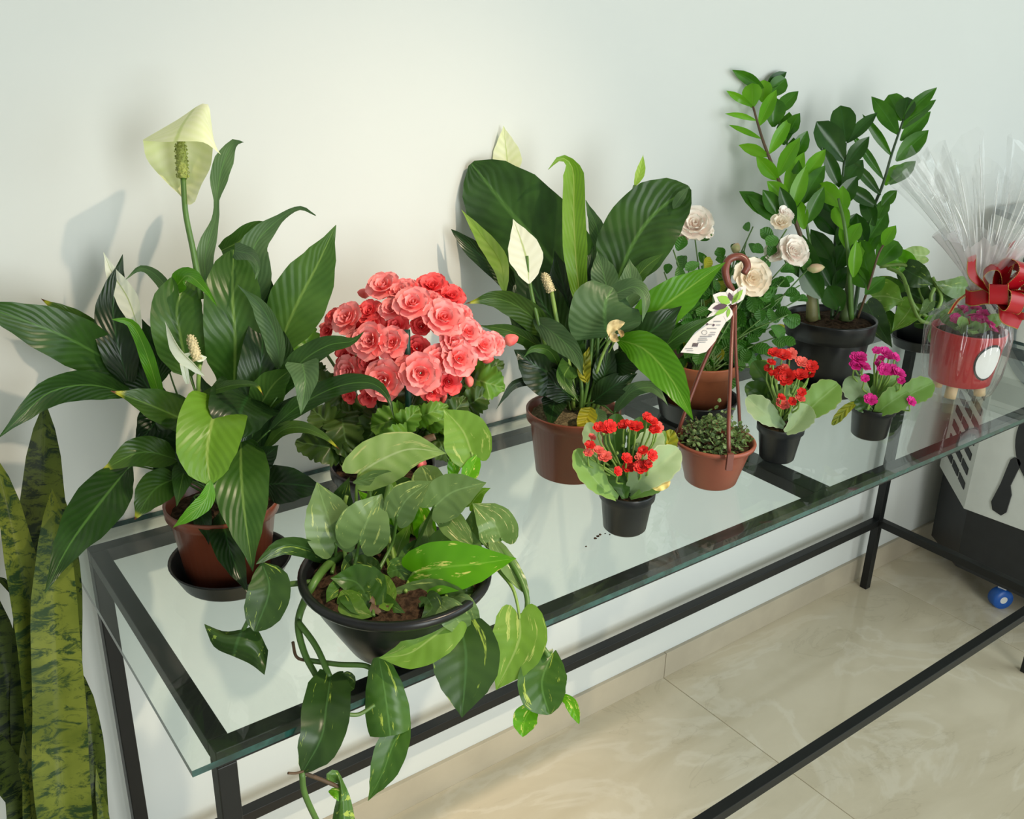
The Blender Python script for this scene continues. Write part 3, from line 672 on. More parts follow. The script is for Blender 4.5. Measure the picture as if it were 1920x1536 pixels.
# --- middle peace lily
cM = (.672, .279, GZ)
lilc = empty('potted_peace_lily', cM, 'middle peace lily in glossy brown pot with broad round dark leaves', 'potted plant', 'peace lilies')
lathe('pot', pot_prof(.0535, .0715, .104, .016, .004), cM, MT['terra'], lilc)
soil(lilc, (cM[0], cM[1], cM[2]+.092), .067, 'husk', 5)
TM = 1.425
lily_leaves(lilc, TM, (1085, 760, 1.445), [
 ([(1090, 585, .03), (1035, 490, .03), (955, 395, .03), (884, 306, .03)], 178, 'lily', dict(kind='round', wave=.012, fold=.05)),
 ([(1090, 580, .0), (1080, 490, -.02), (1076, 400, -.02), (1074, 318, -.02), (1052, 296, -.03), (1028, 318, -.035)], 46, 'lilyl', dict(wt=[(0, .4), (.15, .75), (.35, 1), (.6, .92), (.76, .85), (.86, .3), (1, .02)], ns=26, wave=.02, fold=.3)),
 ([(1150, 545, .02), (1184, 462, .01), (1228, 400, .01), (1293, 352, .0)], 136, 'lily', dict(kind='round', wave=.02, fold=.06)),
 ([(1262, 392, .0), (1278, 368, -.01), (1293, 350, -.015)], 22, 'lilyb', dict(pet=False, roll=30)),
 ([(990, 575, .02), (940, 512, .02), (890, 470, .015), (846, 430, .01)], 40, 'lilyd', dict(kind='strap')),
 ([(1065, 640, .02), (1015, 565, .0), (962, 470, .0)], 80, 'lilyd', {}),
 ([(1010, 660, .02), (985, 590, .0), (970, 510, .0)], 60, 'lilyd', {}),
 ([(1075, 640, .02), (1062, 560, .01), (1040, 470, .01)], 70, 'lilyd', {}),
 ([(1040, 640, .0), (985, 584, -.04), (930, 560, -.05), (872, 569, -.06)], 54, 'lilyt', dict(roll=20)),
 ([(1000, 598, -.03), (1045, 630, -.06), (1078, 664, -.07), (1094, 706, -.075)], 50, 'lilyb', dict(pet=False, roll=-20)),
 ([(1020, 655, .0), (960, 622, -.03), (898, 610, -.04)], 34, 'lilym', dict(roll=30)),
 ([(1060, 716, .0), (1012, 690, -.03), (964, 656, -.04)], 92, 'lilyd', dict(fold=.2)),
 ([(1050, 690, -.02), (1030, 658, -.05), (1000, 654, -.06), (980, 672, -.065)], 24, 'lilym', dict(pet=False, roll=30)),
 ([(1042, 745, .0), (1005, 716, -.02), (966, 720, -.03), (945, 745, -.035), (930, 768, -.04)], 20, 'lilyd', dict(roll=20)),
 ([(1140, 632, -.02), (1134, 600, -.06), (1136, 565, -.07), (1150, 540, -.06)], 138, 'lilyb', dict(kind='round', fold=.1, wave=.02)),
 ([(1150, 552, -.06), (1190, 538, -.08), (1210, 560, -.09), (1204, 606, -.095)], 40, 'lilyb', dict(pet=False, kind='tri', roll=25)),
 ([(1175, 665, .0), (1228, 590, -.02), (1292, 540, -.03), (1360, 492, -.04)], 82, 'lilyv', dict(fold=.1)),
 ([(1160, 665, .0), (1220, 622, -.03), (1278, 574, -.04)], 78, 'lilyd', {}),
 ([(1200, 690, .0), (1275, 628, -.04), (1345, 590, -.05)], 34, 'lily', {}),
 ([(1156, 636, -.03), (1208, 655, -.07), (1258, 710, -.09), (1300, 788, -.10)], 72, 'lilyv', dict(fold=.12, wave=.03)),
 ([(1140, 685, .0), (1180, 680, -.04), (1228, 670, -.05)], 46, 'lilyd', {}),
 ([(1138, 738, .0), (1134, 695, -.02), (1148, 640, -.02)], 46, 'lilyd', {}),
 ([(1150, 775, .0), (1182, 736, -.03), (1220, 727, -.04), (1242, 745, -.05), (1253, 762, -.052)], 30, 'lilyb', dict(roll=20)),
 ([(1068, 685, -.02), (1058, 712, -.05), (1086, 754, -.06)], 46, 'lilym', dict(kind='tri', roll=20)),
 ([(1040, 750, .0), (1036, 772, -.02), (1031, 802, -.03)], 50, 'lilyd', dict(kind='tri', pet=False)),
 ([(1108, 764, -.02), (1100, 785, -.04), (1090, 812, -.045)], 36, 'yell', dict(kind='round', pet=False)),
 ([(1118, 766, -.02), (1122, 790, -.035), (1118, 812, -.04)], 34, 'lilyb', dict(kind='round', pet=False)),
 ([(1175, 555, .01), (1205, 507, .0), (1248, 473, -.01)], 30, 'lilym', dict(roll=15)),
 ([(1115, 500, .03), (1122, 440, .03), (1098, 375, .03)], 34, 'lilyb', dict(roll=20)),
 ([(1142, 560, -.01), (1132, 515, -.02), (1120, 470, -.02)], 52, 'lilyb', {}),
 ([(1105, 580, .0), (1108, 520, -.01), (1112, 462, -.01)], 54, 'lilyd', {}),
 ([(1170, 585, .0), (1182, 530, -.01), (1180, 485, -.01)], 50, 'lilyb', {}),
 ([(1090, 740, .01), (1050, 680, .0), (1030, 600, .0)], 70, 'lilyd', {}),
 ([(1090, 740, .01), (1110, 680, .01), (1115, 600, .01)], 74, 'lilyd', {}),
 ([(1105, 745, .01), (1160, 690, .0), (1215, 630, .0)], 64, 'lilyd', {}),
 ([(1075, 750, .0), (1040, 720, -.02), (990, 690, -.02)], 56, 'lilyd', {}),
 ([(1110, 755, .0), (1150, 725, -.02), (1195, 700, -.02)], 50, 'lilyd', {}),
 ([(1080, 690, .0), (1075, 650, -.02), (1090, 610, -.03)], 50, 'lily', {}),
 ([(1100, 720, -.02), (1095, 690, -.03), (1105, 650, -.03)], 26, 'yell', {}),
])
for (a, b, c) in [((1075, 765), (1072, 700), (1040, 600)), ((1092, 765), (1105, 700), (1112, 610)), ((1100, 765), (1118, 700), (1122, 600)), ((1110, 765), (1140, 700), (1150, 600)), ((1088, 770), (1090, 720), (1070, 650)), ((1118, 768), (1135, 730), (1145, 690))]:
    stem(lilc, TM, [(a[0], a[1], .01), (b[0], b[1], -.01), (c[0], c[1], -.01)], 4, 'steml' if a[0] % 4 else 'stem', r1=3)
f1 = flower_part(lilc, P(990, 520, TM-.05))
leaf(f1, TM-.055, [(992, 532), (988, 490), (976, 448), (962, 411)], 66, 'spathe', 'spathe', name='spathe', fold=.05)
stem(f1, TM-.05, [(1030, 680, .03), (1006, 590, .01), (995, 540), (988, 480, -.005)], 5, 'stem', r1=3)
f2 = flower_part(lilc, P(1030, 540, TM-.05))
spadix(f2, TM-.05, (1034, 548), (1019, 512), 9, 'spadix')
stem(f2, TM-.05, [(1060, 680, .03), (1046, 610, .01), (1034, 546)], 4, 'steml')
f3 = flower_part(lilc, P(940, 500, TM))
leaf(f3, TM, [(947, 552), (938, 492), (902, 440), (865, 393)], 40, 'spathel', 'spathe', name='spathe', roll=25)
stem(f3, TM, [(1010, 690, .03), (965, 610, .01), (946, 548)], 4, 'stem')
f4 = flower_part(lilc, P(950, 320, TM+.03))
leaf(f4, TM+.045, [(955, 345), (950, 290), (944, 236)], 56, 'spatheg', 'spathe', name='spathe')
stem(f4, TM+.045, [(1040, 600, .01), (990, 450), (956, 342)], 4, 'stem')
f5 = flower_part(lilc, P(1196, 345, TM+.04))
leaf(f5, TM+.06, [(1190, 350), (1201, 322), (1206, 290)], 18, 'spathel', 'spathe', name='spathe')
stem(f5, TM+.06, [(1140, 560, .0), (1170, 430), (1191, 348)], 4, 'stem')
f6 = flower_part(lilc, P(1155, 625, TM-.08))
MT['wither'] = plain('withered_spathe', (.66, .58, .32), rough=.7, col2=(.28, .17, .05), scale=60)
for (a, b, c, wd) in [((1142, 632), (1150, 612), (1172, 605), 22), ((1146, 622), (1152, 634), (1160, 640), 16), ((1158, 618), (1166, 626), (1164, 634), 10)]:
    o_, _ = leaf(f6, TM-.085, [a, b, c], wd, 'spathe', 'zz', name='withered_spathe', wave=.15, fold=.4); o_.data.materials[0] = MT['wither']
stem(f6, TM-.08, [(1118, 700, .02), (1130, 665, .01), (1146, 632)], 3, 'steml')
# ------------------------------------------------------------------ golden pothos in the black bowl
cP = (.235, .056, GZ)
poth = empty('potted_pothos', cP, 'golden pothos trailing out of a wide black bowl over the table edge', 'potted plant', 'pothos plants')
RB, RT_, HB = .054, .104, .092
lathe('pot', [(.02, .002), (RB*.92, 0), (RB, .003), (.070, .030), (.086, .058), (.094, .078), (.095, .080), (.101, .081), (RT_, .085), (RT_, .090), (.101, HB), (.096, HB-.001), (.094, .086), (.086, .062), (.06, .04)], cP, MT['black'], poth, seg=56)
soil(poth, (cP[0], cP[1], cP[2]+.078), .092, 'soil', 9, .006)
TP = 1.06
def pl(pts, wd, mat, **kw):
    pet = kw.pop('pet', None); T = kw.pop('T', TP)
    kw.setdefault('lobe', .22); kw.setdefault('wave', .007); kw.setdefault('fold', .12)
    o, p3 = leaf(poth, T, pts, wd, mat, kw.pop('kind', 'poth'), **kw)
    if pet: stem(o, T, [(*q,) for q in pet]+[p3[0], p3[0]+(p3[1]-p3[0])*.1], 4, 'steml' if mat in ('pol', 'pov', 'pop') else 'stem', 'petiole', r1=2.6)
    return o
def vine(pts, r=6, mat='stem', r1=None, T=TP): return stem(poth, T, pts, r, mat, 'vine', r1=r1, n=len(pts)*6)
pl([(673, 888, -.02), (715, 862, -.03), (770, 842, -.04), (836, 850, -.05)], 98, 'pop', pet=[(672, 1000, .02), (668, 930, -.01)], roll=-12)
pl([(662, 905, -.02), (715, 893, -.025), (755, 892, -.03)], 34, 'pog', kind='zz', lobe=0, roll=-30)
pl([(885, 852, 0), (868, 808, 0), (832, 767, 0)], 92, 'pol', pet=[(868, 935, .02), (878, 890, .01)], fold=.2)
pl([(846, 905, .0), (852, 870, 0), (856, 838, 0)], 26, 'pov', kind='zz', lobe=0)
pl([(868, 915, -.01), (884, 880, -.005), (898, 850, 0)], 34, 'pov', kind='zz', lobe=0)
pl([(630, 1022, -.02), (615, 970, -.03), (594, 904, -.03)], 98, 'pog', pet=[(622, 1075, .02), (628, 1050, -.005)])
pl([(674, 1016, -.03), (688, 978, -.04), (716, 926, -.035)], 104, 'pog', pet=[(662, 1075, .02), (668, 1045, -.01)])
pl([(744, 968, -.04), (765, 934, -.05), (809, 902, -.05)], 70, 'pog', pet=[(705, 1078, .02), (735, 1020, -.01)], roll=15)
pl([(814, 950, -.03), (850, 922, -.035), (912, 905, -.04)], 84, 'pog', pet=[(772, 1045, .02), (795, 990, .0)], roll=-10, fold=.25)
pl([(812, 940, -.01), (805, 910, -.01), (790, 874, 0)], 62, 'pog', kind='round', lobe=0)
pl([(940, 1012, -.02), (925, 978, -.03), (886, 944, -.03)], 78, 'pos', pet=[(892, 1016, .0), (918, 1020, -.01)])
pl([(826, 952, -.01), (850, 985, -.03), (886, 1024, -.04)], 50, 'pos', kind='strap', lobe=0)
pl([(802, 1042, .0), (850, 1016, -.02), (905, 1034, -.03)], 62, 'pog', kind='round', lobe=0)
pl([(776, 1074, -.04), (828, 1064, -.055), (890, 1058, -.06), (968, 1047, -.065)], 100, 'pov', pet=[(760, 1110, 0), (766, 1090, -.03)])
pl([(776, 1082, -.02), (752, 1068, -.03), (726, 1074, -.03)], 48, 'po', kind='round', lobe=0)
pl([(860, 1122, -.03), (800, 1108, -.045), (728, 1108, -.05)], 56, 'pog', roll=20)
pl([(697, 1134, -.04), (668, 1092, -.05), (620, 1084, -.055)], 92, 'po', pet=[(700, 1155, .0), (699, 1145, -.03)], fold=.25)
pl([(640, 1108, -.03), (665, 1140, -.045), (698, 1156, -.045)], 52, 'pol', kind='zz', lobe=0)
pl([(728, 1146, -.02), (716, 1105, -.03), (702, 1078, -.02)], 50, 'pol', kind='round', lobe=0)
pl([(624, 1052, .0), (575, 1028, -.03), (528, 1024, -.05), (480, 1058, -.06)], 40, 'pod', kind='strap', lobe=0, roll=25)
pl([(492, 1056, -.05), (505, 1108, -.06), (478, 1184, -.065)], 80, 'pod', kind='round', lobe=0)
loft('leaf', poth, TP-.05, [[(383, 1170), (420, 1184, .006), (456, 1180, 0), (480, 1177, .006), (503, 1220, .01)],
                            [(384, 1174), (412, 1196, -.006), (450, 1206, -.012), (476, 1212, -.006), (500, 1244, 0)],
                            [(386, 1180), (402, 1214, .004), (440, 1232, 0), (470, 1246, .004), (496, 1266, .006)]], 'pod')
vine([(640, 1042, .02), (612, 1062, -.02), (585, 1100, -.03), (562, 1150, -.035), (560, 1185, -.04), (572, 1228, -.05), (592, 1266, -.06)], 9, r1=6)
vine([(558, 1165, -.04), (592, 1212, -.055), (618, 1270, -.07)], 6)
vine([(574, 1238, -.05), (635, 1246, -.065), (690, 1250, -.075), (706, 1275, -.08)], 5)
vine([(585, 1092, -.03), (530, 1100, -.05), (482, 1138, -.055), (456, 1182, -.05)], 6, r1=4)
vine([(549, 1204, -.04), (556, 1232, -.05), (578, 1240, -.05)], 3, 'stemb')
vine([(642, 1338, -.08), (672, 1340, -.09), (702, 1322, -.085)], 4)
pl([(620, 1268, -.07), (612, 1325, -.085), (602, 1385, -.09), (566, 1450, -.09)], 92, 'pod', kind='strap', lobe=.1, fold=.25)
pl([(632, 1272, -.07), (652, 1284, -.075), (664, 1292, -.08)], 44, 'pod', kind='round', lobe=0)
pl([(710, 1232, -.08), (722, 1300, -.09), (732, 1380, -.085)], 84, 'po', kind='strap', lobe=0, curl=.5, wt=[(0, .25), (.15, .6), (.4, .85), (.7, 1), (.9, .98), (1, .9)])
pl([(766, 1340, -.07), (738, 1395, -.08), (718, 1448, -.085), (690, 1502, -.085)], 62, 'po', kind='lily', lobe=0, fold=.2)
pl([(848, 1166, -.08), (805, 1200, -.09), (765, 1226, -.095), (711, 1234, -.095)], 84, 'pol', pet=[(836, 1095, -.02), (838, 1130, -.06)], wave=.03)
pl([(868, 1190, -.07), (874, 1240, -.08), (866, 1346, -.085)], 128, 'pod')
pl([(974, 1156, -.06), (972, 1205, -.07), (930, 1294, -.075)], 104, 'pol', pet=[(934, 1068, -.03), (962, 1105, -.05)])
pl([(1036, 1226, -.06), (1016, 1280, -.075), (1030, 1340, -.08)], 92, 'po', kind='round', lobe=.1, fold=.2)
pl([(1005, 1320, -.07), (985, 1348, -.075), (980, 1382, -.075)], 48, 'pov', kind='zz', lobe=0)
pl([(1046, 1306, -.07), (1068, 1316, -.075), (1086, 1358, -.08)], 24, 'pov', kind='zz', lobe=0)
vine([(890, 1016, .0), (930, 1022, -.02), (968, 1070, -.04), (988, 1120, -.05), (990, 1170, -.06), (1030, 1232, -.07)], 5)
pl([(922, 1012, -.02), (945, 1050, -.035), (992, 1118, -.045)], 40, 'pog', kind='strap', lobe=0, roll=30)
pl([(815, 1122, -.02), (845, 1150, -.05), (882, 1186, -.06)], 54, 'pog', kind='zz', lobe=0)
pl([(850, 1122, -.03), (868, 1140, -.05), (884, 1178, -.055)], 50, 'pog', kind='round', lobe=0)
vine([(566, 1448, -.09), (572, 1490, -.09), (604, 1560, -.09), (640, 1640, -.09)], 6)
vine([(570, 1450, -.09), (602, 1462, -.095), (640, 1478, -.1)], 4, 'stemb')
vine([(540, 1450, -.09), (556, 1450, -.09), (570, 1446, -.09)], 2.5, 'stemb')
loft('leaf', poth, TP-.1, [[(612, 1462), (614, 1448), (632, 1444), (646, 1470), (658, 1500), (672, 1570)],
                           [(622, 1466, -.005), (624, 1456, -.005), (634, 1456, -.006), (640, 1480, -.008), (640, 1520, -.01), (644, 1570, -.01)],
                           [(634, 1470), (630, 1462), (632, 1462), (634, 1486), (626, 1520), (618, 1570)]], 'po')
pl([(616, 1484, -.1), (632, 1488, -.105), (646, 1506, -.105)], 20, 'pov', kind='zz', lobe=0)
for k, (a, b, c, wd, m) in enumerate([((720, 1010), (700, 955), (672, 920), 60, 'pov'), ((770, 1000), (740, 920), (720, 890), 50, 'pol'), ((800, 1010), (790, 960), (775, 930), 44, 'pov'), ((690, 1040), (660, 1060), (640, 1090), 44, 'pod'), ((850, 1050), (880, 1000), (890, 950), 50, 'pod'), ((830, 1060), (800, 1000), (812, 960), 44, 'pog'), ((640, 1010), (640, 940), (655, 895), 60, 'pod'), ((700, 960), (740, 915), (790, 905), 60, 'pod'), ((880, 950), (900, 925), (920, 915), 30, 'pol'), ((740, 1020), (720, 1000), (700, 1040), 40, 'pod'), ((700, 1080), (680, 1060), (650, 1050), 50, 'pod'), ((760, 1060), (790, 1030), (830, 1010), 50, 'po'), ((830, 1080), (860, 1060), (900, 1060), 44, 'pod'), ((740, 1060), (750, 1020), (770, 980), 40, 'pol'), ((690, 1120), (720, 1130), (760, 1150), 36, 'po'), ((800, 1120), (810, 1140), (790, 1160), 44, 'pod'), ((850, 1100), (880, 1110), (905, 1100), 36, 'pog'), ((650, 1090), (625, 1110), (612, 1130), 34, 'po')]):
    pl([(a[0], a[1], .03), (b[0], b[1], .015), (c[0], c[1], .01)], wd, m)
for (a, b, c) in [((690, 905), (700, 960), (735, 1040)), ((730, 900), (722, 960), (740, 1060)), ((650, 930), (640, 980), (650, 1060)), ((700, 890), (690, 935), (660, 960))]:
    stem(poth, TP, [(c[0], c[1], .02), (b[0], b[1], .0), (a[0], a[1], -.01)], 4, 'steml')
mesh_obj('dry_leaf_scrap', *leafgeo([P(694, 1152, TP-.06), P(708, 1138, TP-.065), P(716, 1118, TP-.06)], .02, 'round', wave=.2)[:2], MT['stemb'], poth)

# ------------------------------------------------------------------ begonia
bc = onz(722, 872, GZ+.098); cB = (bc.x, bc.y+.006, GZ)
TB = 1.255
beg = empty('potted_begonia', cB, 'coral pink double begonia in full bloom in a dark pot', 'potted plant')
lathe('pot', pot_prof(.050, .069, .100, .016, .003), cB, MT['begpot'], beg)
soil(beg, (cB[0], cB[1], cB[2]+.088), .064, 'soil', 4)
def petal_mesh(name, L, W, cup, mats, ruf=.0, ns=8, nu=6, seed=0):
    """petal lying along +x from the flower centre, cupped upward, uv v runs to the rim"""
    rnd = random.Random(seed); V, UV, Fc = [], [], []; tab = [(0, .35), (.25, .8), (.5, 1), (.75, .97), (.9, .8), (.97, .55), (1, .3)]
    for i in range(ns):
        s = i/(ns-1); ww = interp(tab, s)*W/2
        for j in range(nu+1):
            q = j/nu*2-1
            x = L*s*(1-.06*q*q*s)
            z = cup*L*(s**2)*.6+cup*W*.35*q*q+ruf*L*math.sin(q*5+rnd.random()*2)*s*s - .12*L*max(0, s-.8)*5*(.3)
            V.append((x, q*ww, z)); UV.append((j/nu, s))
    for i in range(ns-1):
        for j in range(nu): a = i*(nu+1)+j; Fc.append((a, a+1, a+nu+2, a+nu+1))
    me = bpy.data.meshes.new(name); me.from_pydata(V, [], Fc); l = me.uv_layers.new(name='UVMap')
    for poly in me.polygons:
        for li, vi in zip(poly.loop_indices, poly.vertices): l.data[li].uv = UV[vi]
    me.polygons.foreach_set('use_smooth', [True]*len(me.polygons)); me.materials.append(mats); return me
def core_mesh(name, mat, turns=2.6, r=.32, h=.42):
    """rolled heart of a double flower: one spiral sheet"""
    V, UV, Fc = [], [], []; n = 46
    for i in range(n):
        s = i/(n-1); a = s*turns*2*PI; rr = r*(.08+.92*s)
        for j in range(4):
            t = j/3; k = rr*(1+.22*t*t+.05*math.sin(a*3)); V.append((k*math.cos(a), k*math.sin(a), -.1+h*t*(1.05-.35*s))); UV.append((s, .25+t*.7))
    for i in range(n-1):
        for j in range(3): a = i*4+j; Fc.append((a, a+4, a+5, a+1))
    me = bpy.data.meshes.new(name); me.from_pydata(V, [], Fc); l = me.uv_layers.new(name='UVMap')
    for poly in me.polygons:
        for li, vi in zip(poly.loop_indices, poly.vertices): l.data[li].uv = UV[vi]
    me.polygons.foreach_set('use_smooth', [True]*len(me.polygons)); me.materials.append(mat); return me
def basis(nrm, spin=0):
    n = nrm.normalized(); t = n.orthogonal().normalized(); b = n.cross(t)
    x = t*math.cos(spin)+b*math.sin(spin); y = n.cross(x)
    return Matrix((x, y, n)).transposed().to_4x4()
def bloom(parent, pos, nrm, diam, cores, layers, spin=0, name='flower'):
    """flower heart + separate petals. layers: (count, petal meshes, scale, lift deg, phase)"""
    o = bpy.data.objects.new(name, random.choice(cores)); COL.objects.link(o); o.parent = parent
    R = diam/2
    o.matrix_parent_inverse = Matrix.Identity(4)
    o.matrix_basis = Matrix.Translation(pos-wloc(parent)) @ basis(nrm, spin) @ Matrix.Diagonal((R, R, R, 1))
    for (cnt, ms, sc, lift, phs) in layers:
        for k in range(cnt):
            p = bpy.data.objects.new('petal', random.choice(ms)); COL.objects.link(p); p.parent = o
            a = 2*PI*k/cnt+phs+random.uniform(-.12, .12)
            p.matrix_basis = Matrix.Rotation(a, 4, 'Z') @ Matrix.Translation((.05, 0, -.1+.1*(1-sc))) @ Matrix.Rotation(-math.radians(lift+random.uniform(-7, 7)), 4, 'Y') @ Matrix.Diagonal((sc, sc, sc, 1))
    return o
PB = [[petal_mesh('petal', 1, 1.12, .22, MT[m], .04, seed=s) for s in range(3)] for m in ('coral', 'coral2')]
CB_ = [[core_mesh('flower_heart', MT[m], t) for t in (2.2, 2.8)] for m in ('coral', 'coral2')]
SMALL = {}
def bflower(x, y, dpx, dt=0, c=0, tilt=None, n=(5, 4, 3)):
    T = TB-.02+dt
    nx, ny = ((x-775)/175, (650-y)/135) if tilt is None else tilt
    pos = P(x, y, T-.035*(1-min(1, nx*nx+ny*ny*.6)))
    nrm = -FW+RT*nx*.75+UP*(ny*.65+.2)
    L = [(n[0], PB[c], 1.0, 2, random.random()), (n[1], PB[c], .78, 24, random.random()), (n[2], PB[c], .56, 46, random.random())]
    if dpx < 43:   # small flowers: petals too small to tell apart, one mesh each
        key = (c, random.randrange(3), n)
        if key not in SMALL:
            t = bloom(beg, pos, nrm, .001, CB_[c], L, 0); ch = list(t.children); V, Fc, UV = [], [], []
            for o, mx in [(t, Matrix.Identity(4))]+[(q, q.matrix_basis) for q in ch]:
                b = len(V); V += [mx @ v.co for v in o.data.vertices]; Fc += [tuple(i+b for i in p.vertices) for p in o.data.polygons]
                uvl = o.data.uv_layers[0].data; d_ = {}
                for p in o.data.polygons:
                    for li, vi in zip(p.loop_indices, p.vertices): d_[vi] = tuple(uvl[li].uv)
                UV += [d_[i] for i in range(len(o.data.vertices))]
            for q in ch+[t]: bpy.data.objects.remove(q)
            tmp = mesh_obj('flower', V, Fc, MT['coral' if c == 0 else 'coral2'], None, uvs=UV); SMALL[key] = tmp.data; bpy.data.objects.remove(tmp)
        return bloom(beg, pos, nrm, dpx*1.28*depth(pos)/F, [SMALL[key]], [], random.random()*6)
    return bloom(beg, pos, nrm, dpx*1.28*depth(pos)/F, CB_[c], L, random.random()*6)
for (x, y, d, dt, c) in [(719, 537, 54, .02, 0), (774, 570, 60, 0, 0), (832, 597, 66, 0, 0), (651, 597, 54, .01, 0), (693, 585, 42, .015, 1), (734, 579, 40, .01, 0), (695, 640, 60, -.01, 0), (735, 643, 52, -.005, 0), (654, 697, 52, 0, 0), (721, 713, 64, -.01, 0), (789, 700, 64, -.01, 0), (822, 674, 48, .0, 0), (861, 673, 56, -.005, 0), (877, 623, 48, .005, 0), (906, 647, 46, .01, 0), (926, 645, 38, .025, 0), (762, 541, 40, .03, 0), (810, 538, 52, .035, 1), (845, 556, 46, .035, 1), (806, 565, 38, .02, 0), (866, 589, 34, .02, 0), (745, 612, 40, .01, 1), (700, 612, 40, .01, 1), (668, 640, 40, .0, 0), (762, 690, 40, .0, 0), (690, 680, 40, .0, 1), (850, 640, 44, .0, 0), (748, 548, 40, .02, 0), (790, 612, 34, .03, 1), (627, 596, 34, .025, 1), (614, 620, 30, .03, 1), (782, 653, 40, .015, 1)]:
    bflower(x, y, d, dt, c)
for (x, y, d, dt) in [(841, 716, 44, .0), (647, 667, 38, .01), (743, 668, 34, .01), (690, 744, 34, -.01), (655, 742, 26, .0), (810, 736, 34, 0), (668, 620, 34, .02), (780, 545, 30, .03)]:
    o = bflower(x, y, d, dt, 1, n=(4, 3, 0))
def budgeo(a, b, r):
    return tubegeo([a, a.lerp(b, .5), b], r, n=8, sides=9, tab=[(0, .3), (.3, 1), (.6, .95), (.85, .6), (1, .12)])
MT['budc'] = plain('coral_bud', (.80, .10, .10), rough=.5, col2=(.88, .22, .18), scale=60)
for (xa, ya, xb, yb, r, dt) in [(694, 552, 670, 548, 10, .02), (872, 716, 888, 712, 13, 0), (944, 642, 972, 632, 12, .02), (834, 735, 828, 758, 7, 0), (745, 606, 762, 606, 12, -.01), (622, 612, 598, 612, 9, .03), (655, 740, 664, 758, 8, .0), (902, 668, 926, 674, 12, .0), (780, 868, 800, 870, 13, .0)]:
    V, Fc = budgeo(P(xa, ya, TB+dt), P(xb, yb, TB+dt), r*TB/F); mesh_obj('flower_bud', V, Fc, MT['budc'], beg)
stem(beg, TB-.03, [(766, 830, .03), (765, 720, -.01), (763, 618, -.02)], 6, 'stemd', 'support_stake', sides=10).data.materials[0] = plain('dark_green_stake', (.008, .06, .045), rough=.35)
for (x, y, m, wd, dx, dy, dt) in [
 (575, 645, 'begl', 56, -14, -48, .02), (570, 592, 'begl', 16, 0, -14, .03), (612, 838, 'beg', 66, -58, -10, -.03), (612, 790, 'beg', 66, -28, -24, -.02), (645, 808, 'beg', 74, 8, 48, -.03),
 (735, 788, 'begl', 64, -40, 14, -.05), (738, 822, 'begl', 48, -44, 16, -.08), (762, 790, 'begl', 50, 24, -26, -.06), (802, 776, 'begl', 44, 38, -16, -.05), (852, 774, 'beg', 56, 20, -30, -.02), (905, 716, 'begl', 74, 42, 12, .01), (888, 690, 'beg', 58, 30, -22, .02),
 (890, 752, 'beg', 56, 26, -18, .0), (826, 832, 'beg', 58, 16, 34, -.01), (690, 770, 'beg', 70, -30, 10, -.01), (705, 800, 'beg', 74, -20, 30, -.02), (780, 760, 'beg', 70, 20, 10, -.01), (800, 810, 'beg', 64, 24, 12, .0), (668, 850, 'beg', 60, -20, 24, -.02), (700, 850, 'beg', 56, -6, 22, -.02), (760, 845, 'beg', 54, 6, 18, -.01), (640, 745, 'beg', 60, -34, -8, .01), (610, 720, 'beg', 50, -36, -16, .02), (655, 775, 'beg', 66, -24, -8, .0), (850, 745, 'beg', 60, 30, 4, .01), (730, 745, 'beg', 70, 0, 20, .0), (820, 790, 'begl', 40, 30, -14, -.03), (585, 690, 'beg', 40, -24, -24, .03), (920, 690, 'beg', 40, 24, -10, .03), (845, 815, 'begl', 40, 20, -10, -.02)]:
    o, p3 = leaf(beg, TB, [(x-dx*.7, y-dy*.7, dt+.03), (x, y, dt), (x+dx, y+dy, dt+.01)], wd, m, 'beg', jag=.09, wave=.08, fold=.15, ns=30, lobe=.2)
    stem(o, TB, [(735+(x-735)*.2, 868, .03), ((x+735)/2, (y+868)/2, .03), p3[0]], 3, 'stem', 'petiole')
for (a, b, c) in [((740, 865), (735, 760), (700, 690)), ((745, 865), (770, 760), (800, 680)), ((735, 865), (700, 760), (660, 650)), ((750, 865), (800, 720), (830, 640)), ((745, 865), (760, 700), (745, 600)), ((745, 865), (830, 740), (890, 660))]:
    stem(beg, TB, [(a[0], a[1], .03), (b[0], b[1], .02), (c[0], c[1], .015)], 5, 'stem', r1=3)
stem(beg, TB-.02, [(785, 834), (800, 824), (816, 818)], 8, 'stemb', r1=7)

# ------------------------------------------------------------------ rose
cR = (1.012, .336, GZ)
saucer('plant_saucer', (cR[0]-.006, cR[1]-.004, GZ), .062, .073, .036, 'black saucer under the cream rose pot')
rose = empty('potted_rose', (cR[0], cR[1], GZ+.004), 'miniature rose bush with cream blooms in a dull orange-brown pot', 'potted plant')
lathe('pot', pot_prof(.050, .066, .098, .020, .004), (cR[0], cR[1], GZ+.004), MT['terra2'], rose)
soil(rose, (cR[0], cR[1], GZ+.084), .061, 'soil', 6)
TR = 1.67
PR = [[petal_mesh('petal', 1, 1.25, .3, MT[m], .04, seed=s+9) for s in range(3)] for m in ('cream', 'cream2')]
CR_ = [[core_mesh('flower_heart', MT[m], t, .34, .5) for t in (2.4, 3)] for m in ('cream', 'cream2')]
def rflower(x, y, d, c=0, nx=0, ny=.3, dt=0, n=(5, 5, 4)):
    pos = P(x, y, TR+dt-.045); nrm = -FW+RT*nx+UP*ny
    return bloom(rose, pos, nrm, d*1.2*depth(pos)/F, CR_[c], [(n[0], PR[c], 1, 8, random.random()), (n[1], PR[c], .8, 26, random.random()), (n[2], PR[c], .6, 42, random.random())], random.random()*6)
rflower(1302, 422, 62, 0, -.15, .35); rflower(1283, 440, 34, 0, -.8, .1, .005, (4, 2, 0)); rflower(1322, 430, 34, 0, .9, .3, .01, (4, 3, 0))
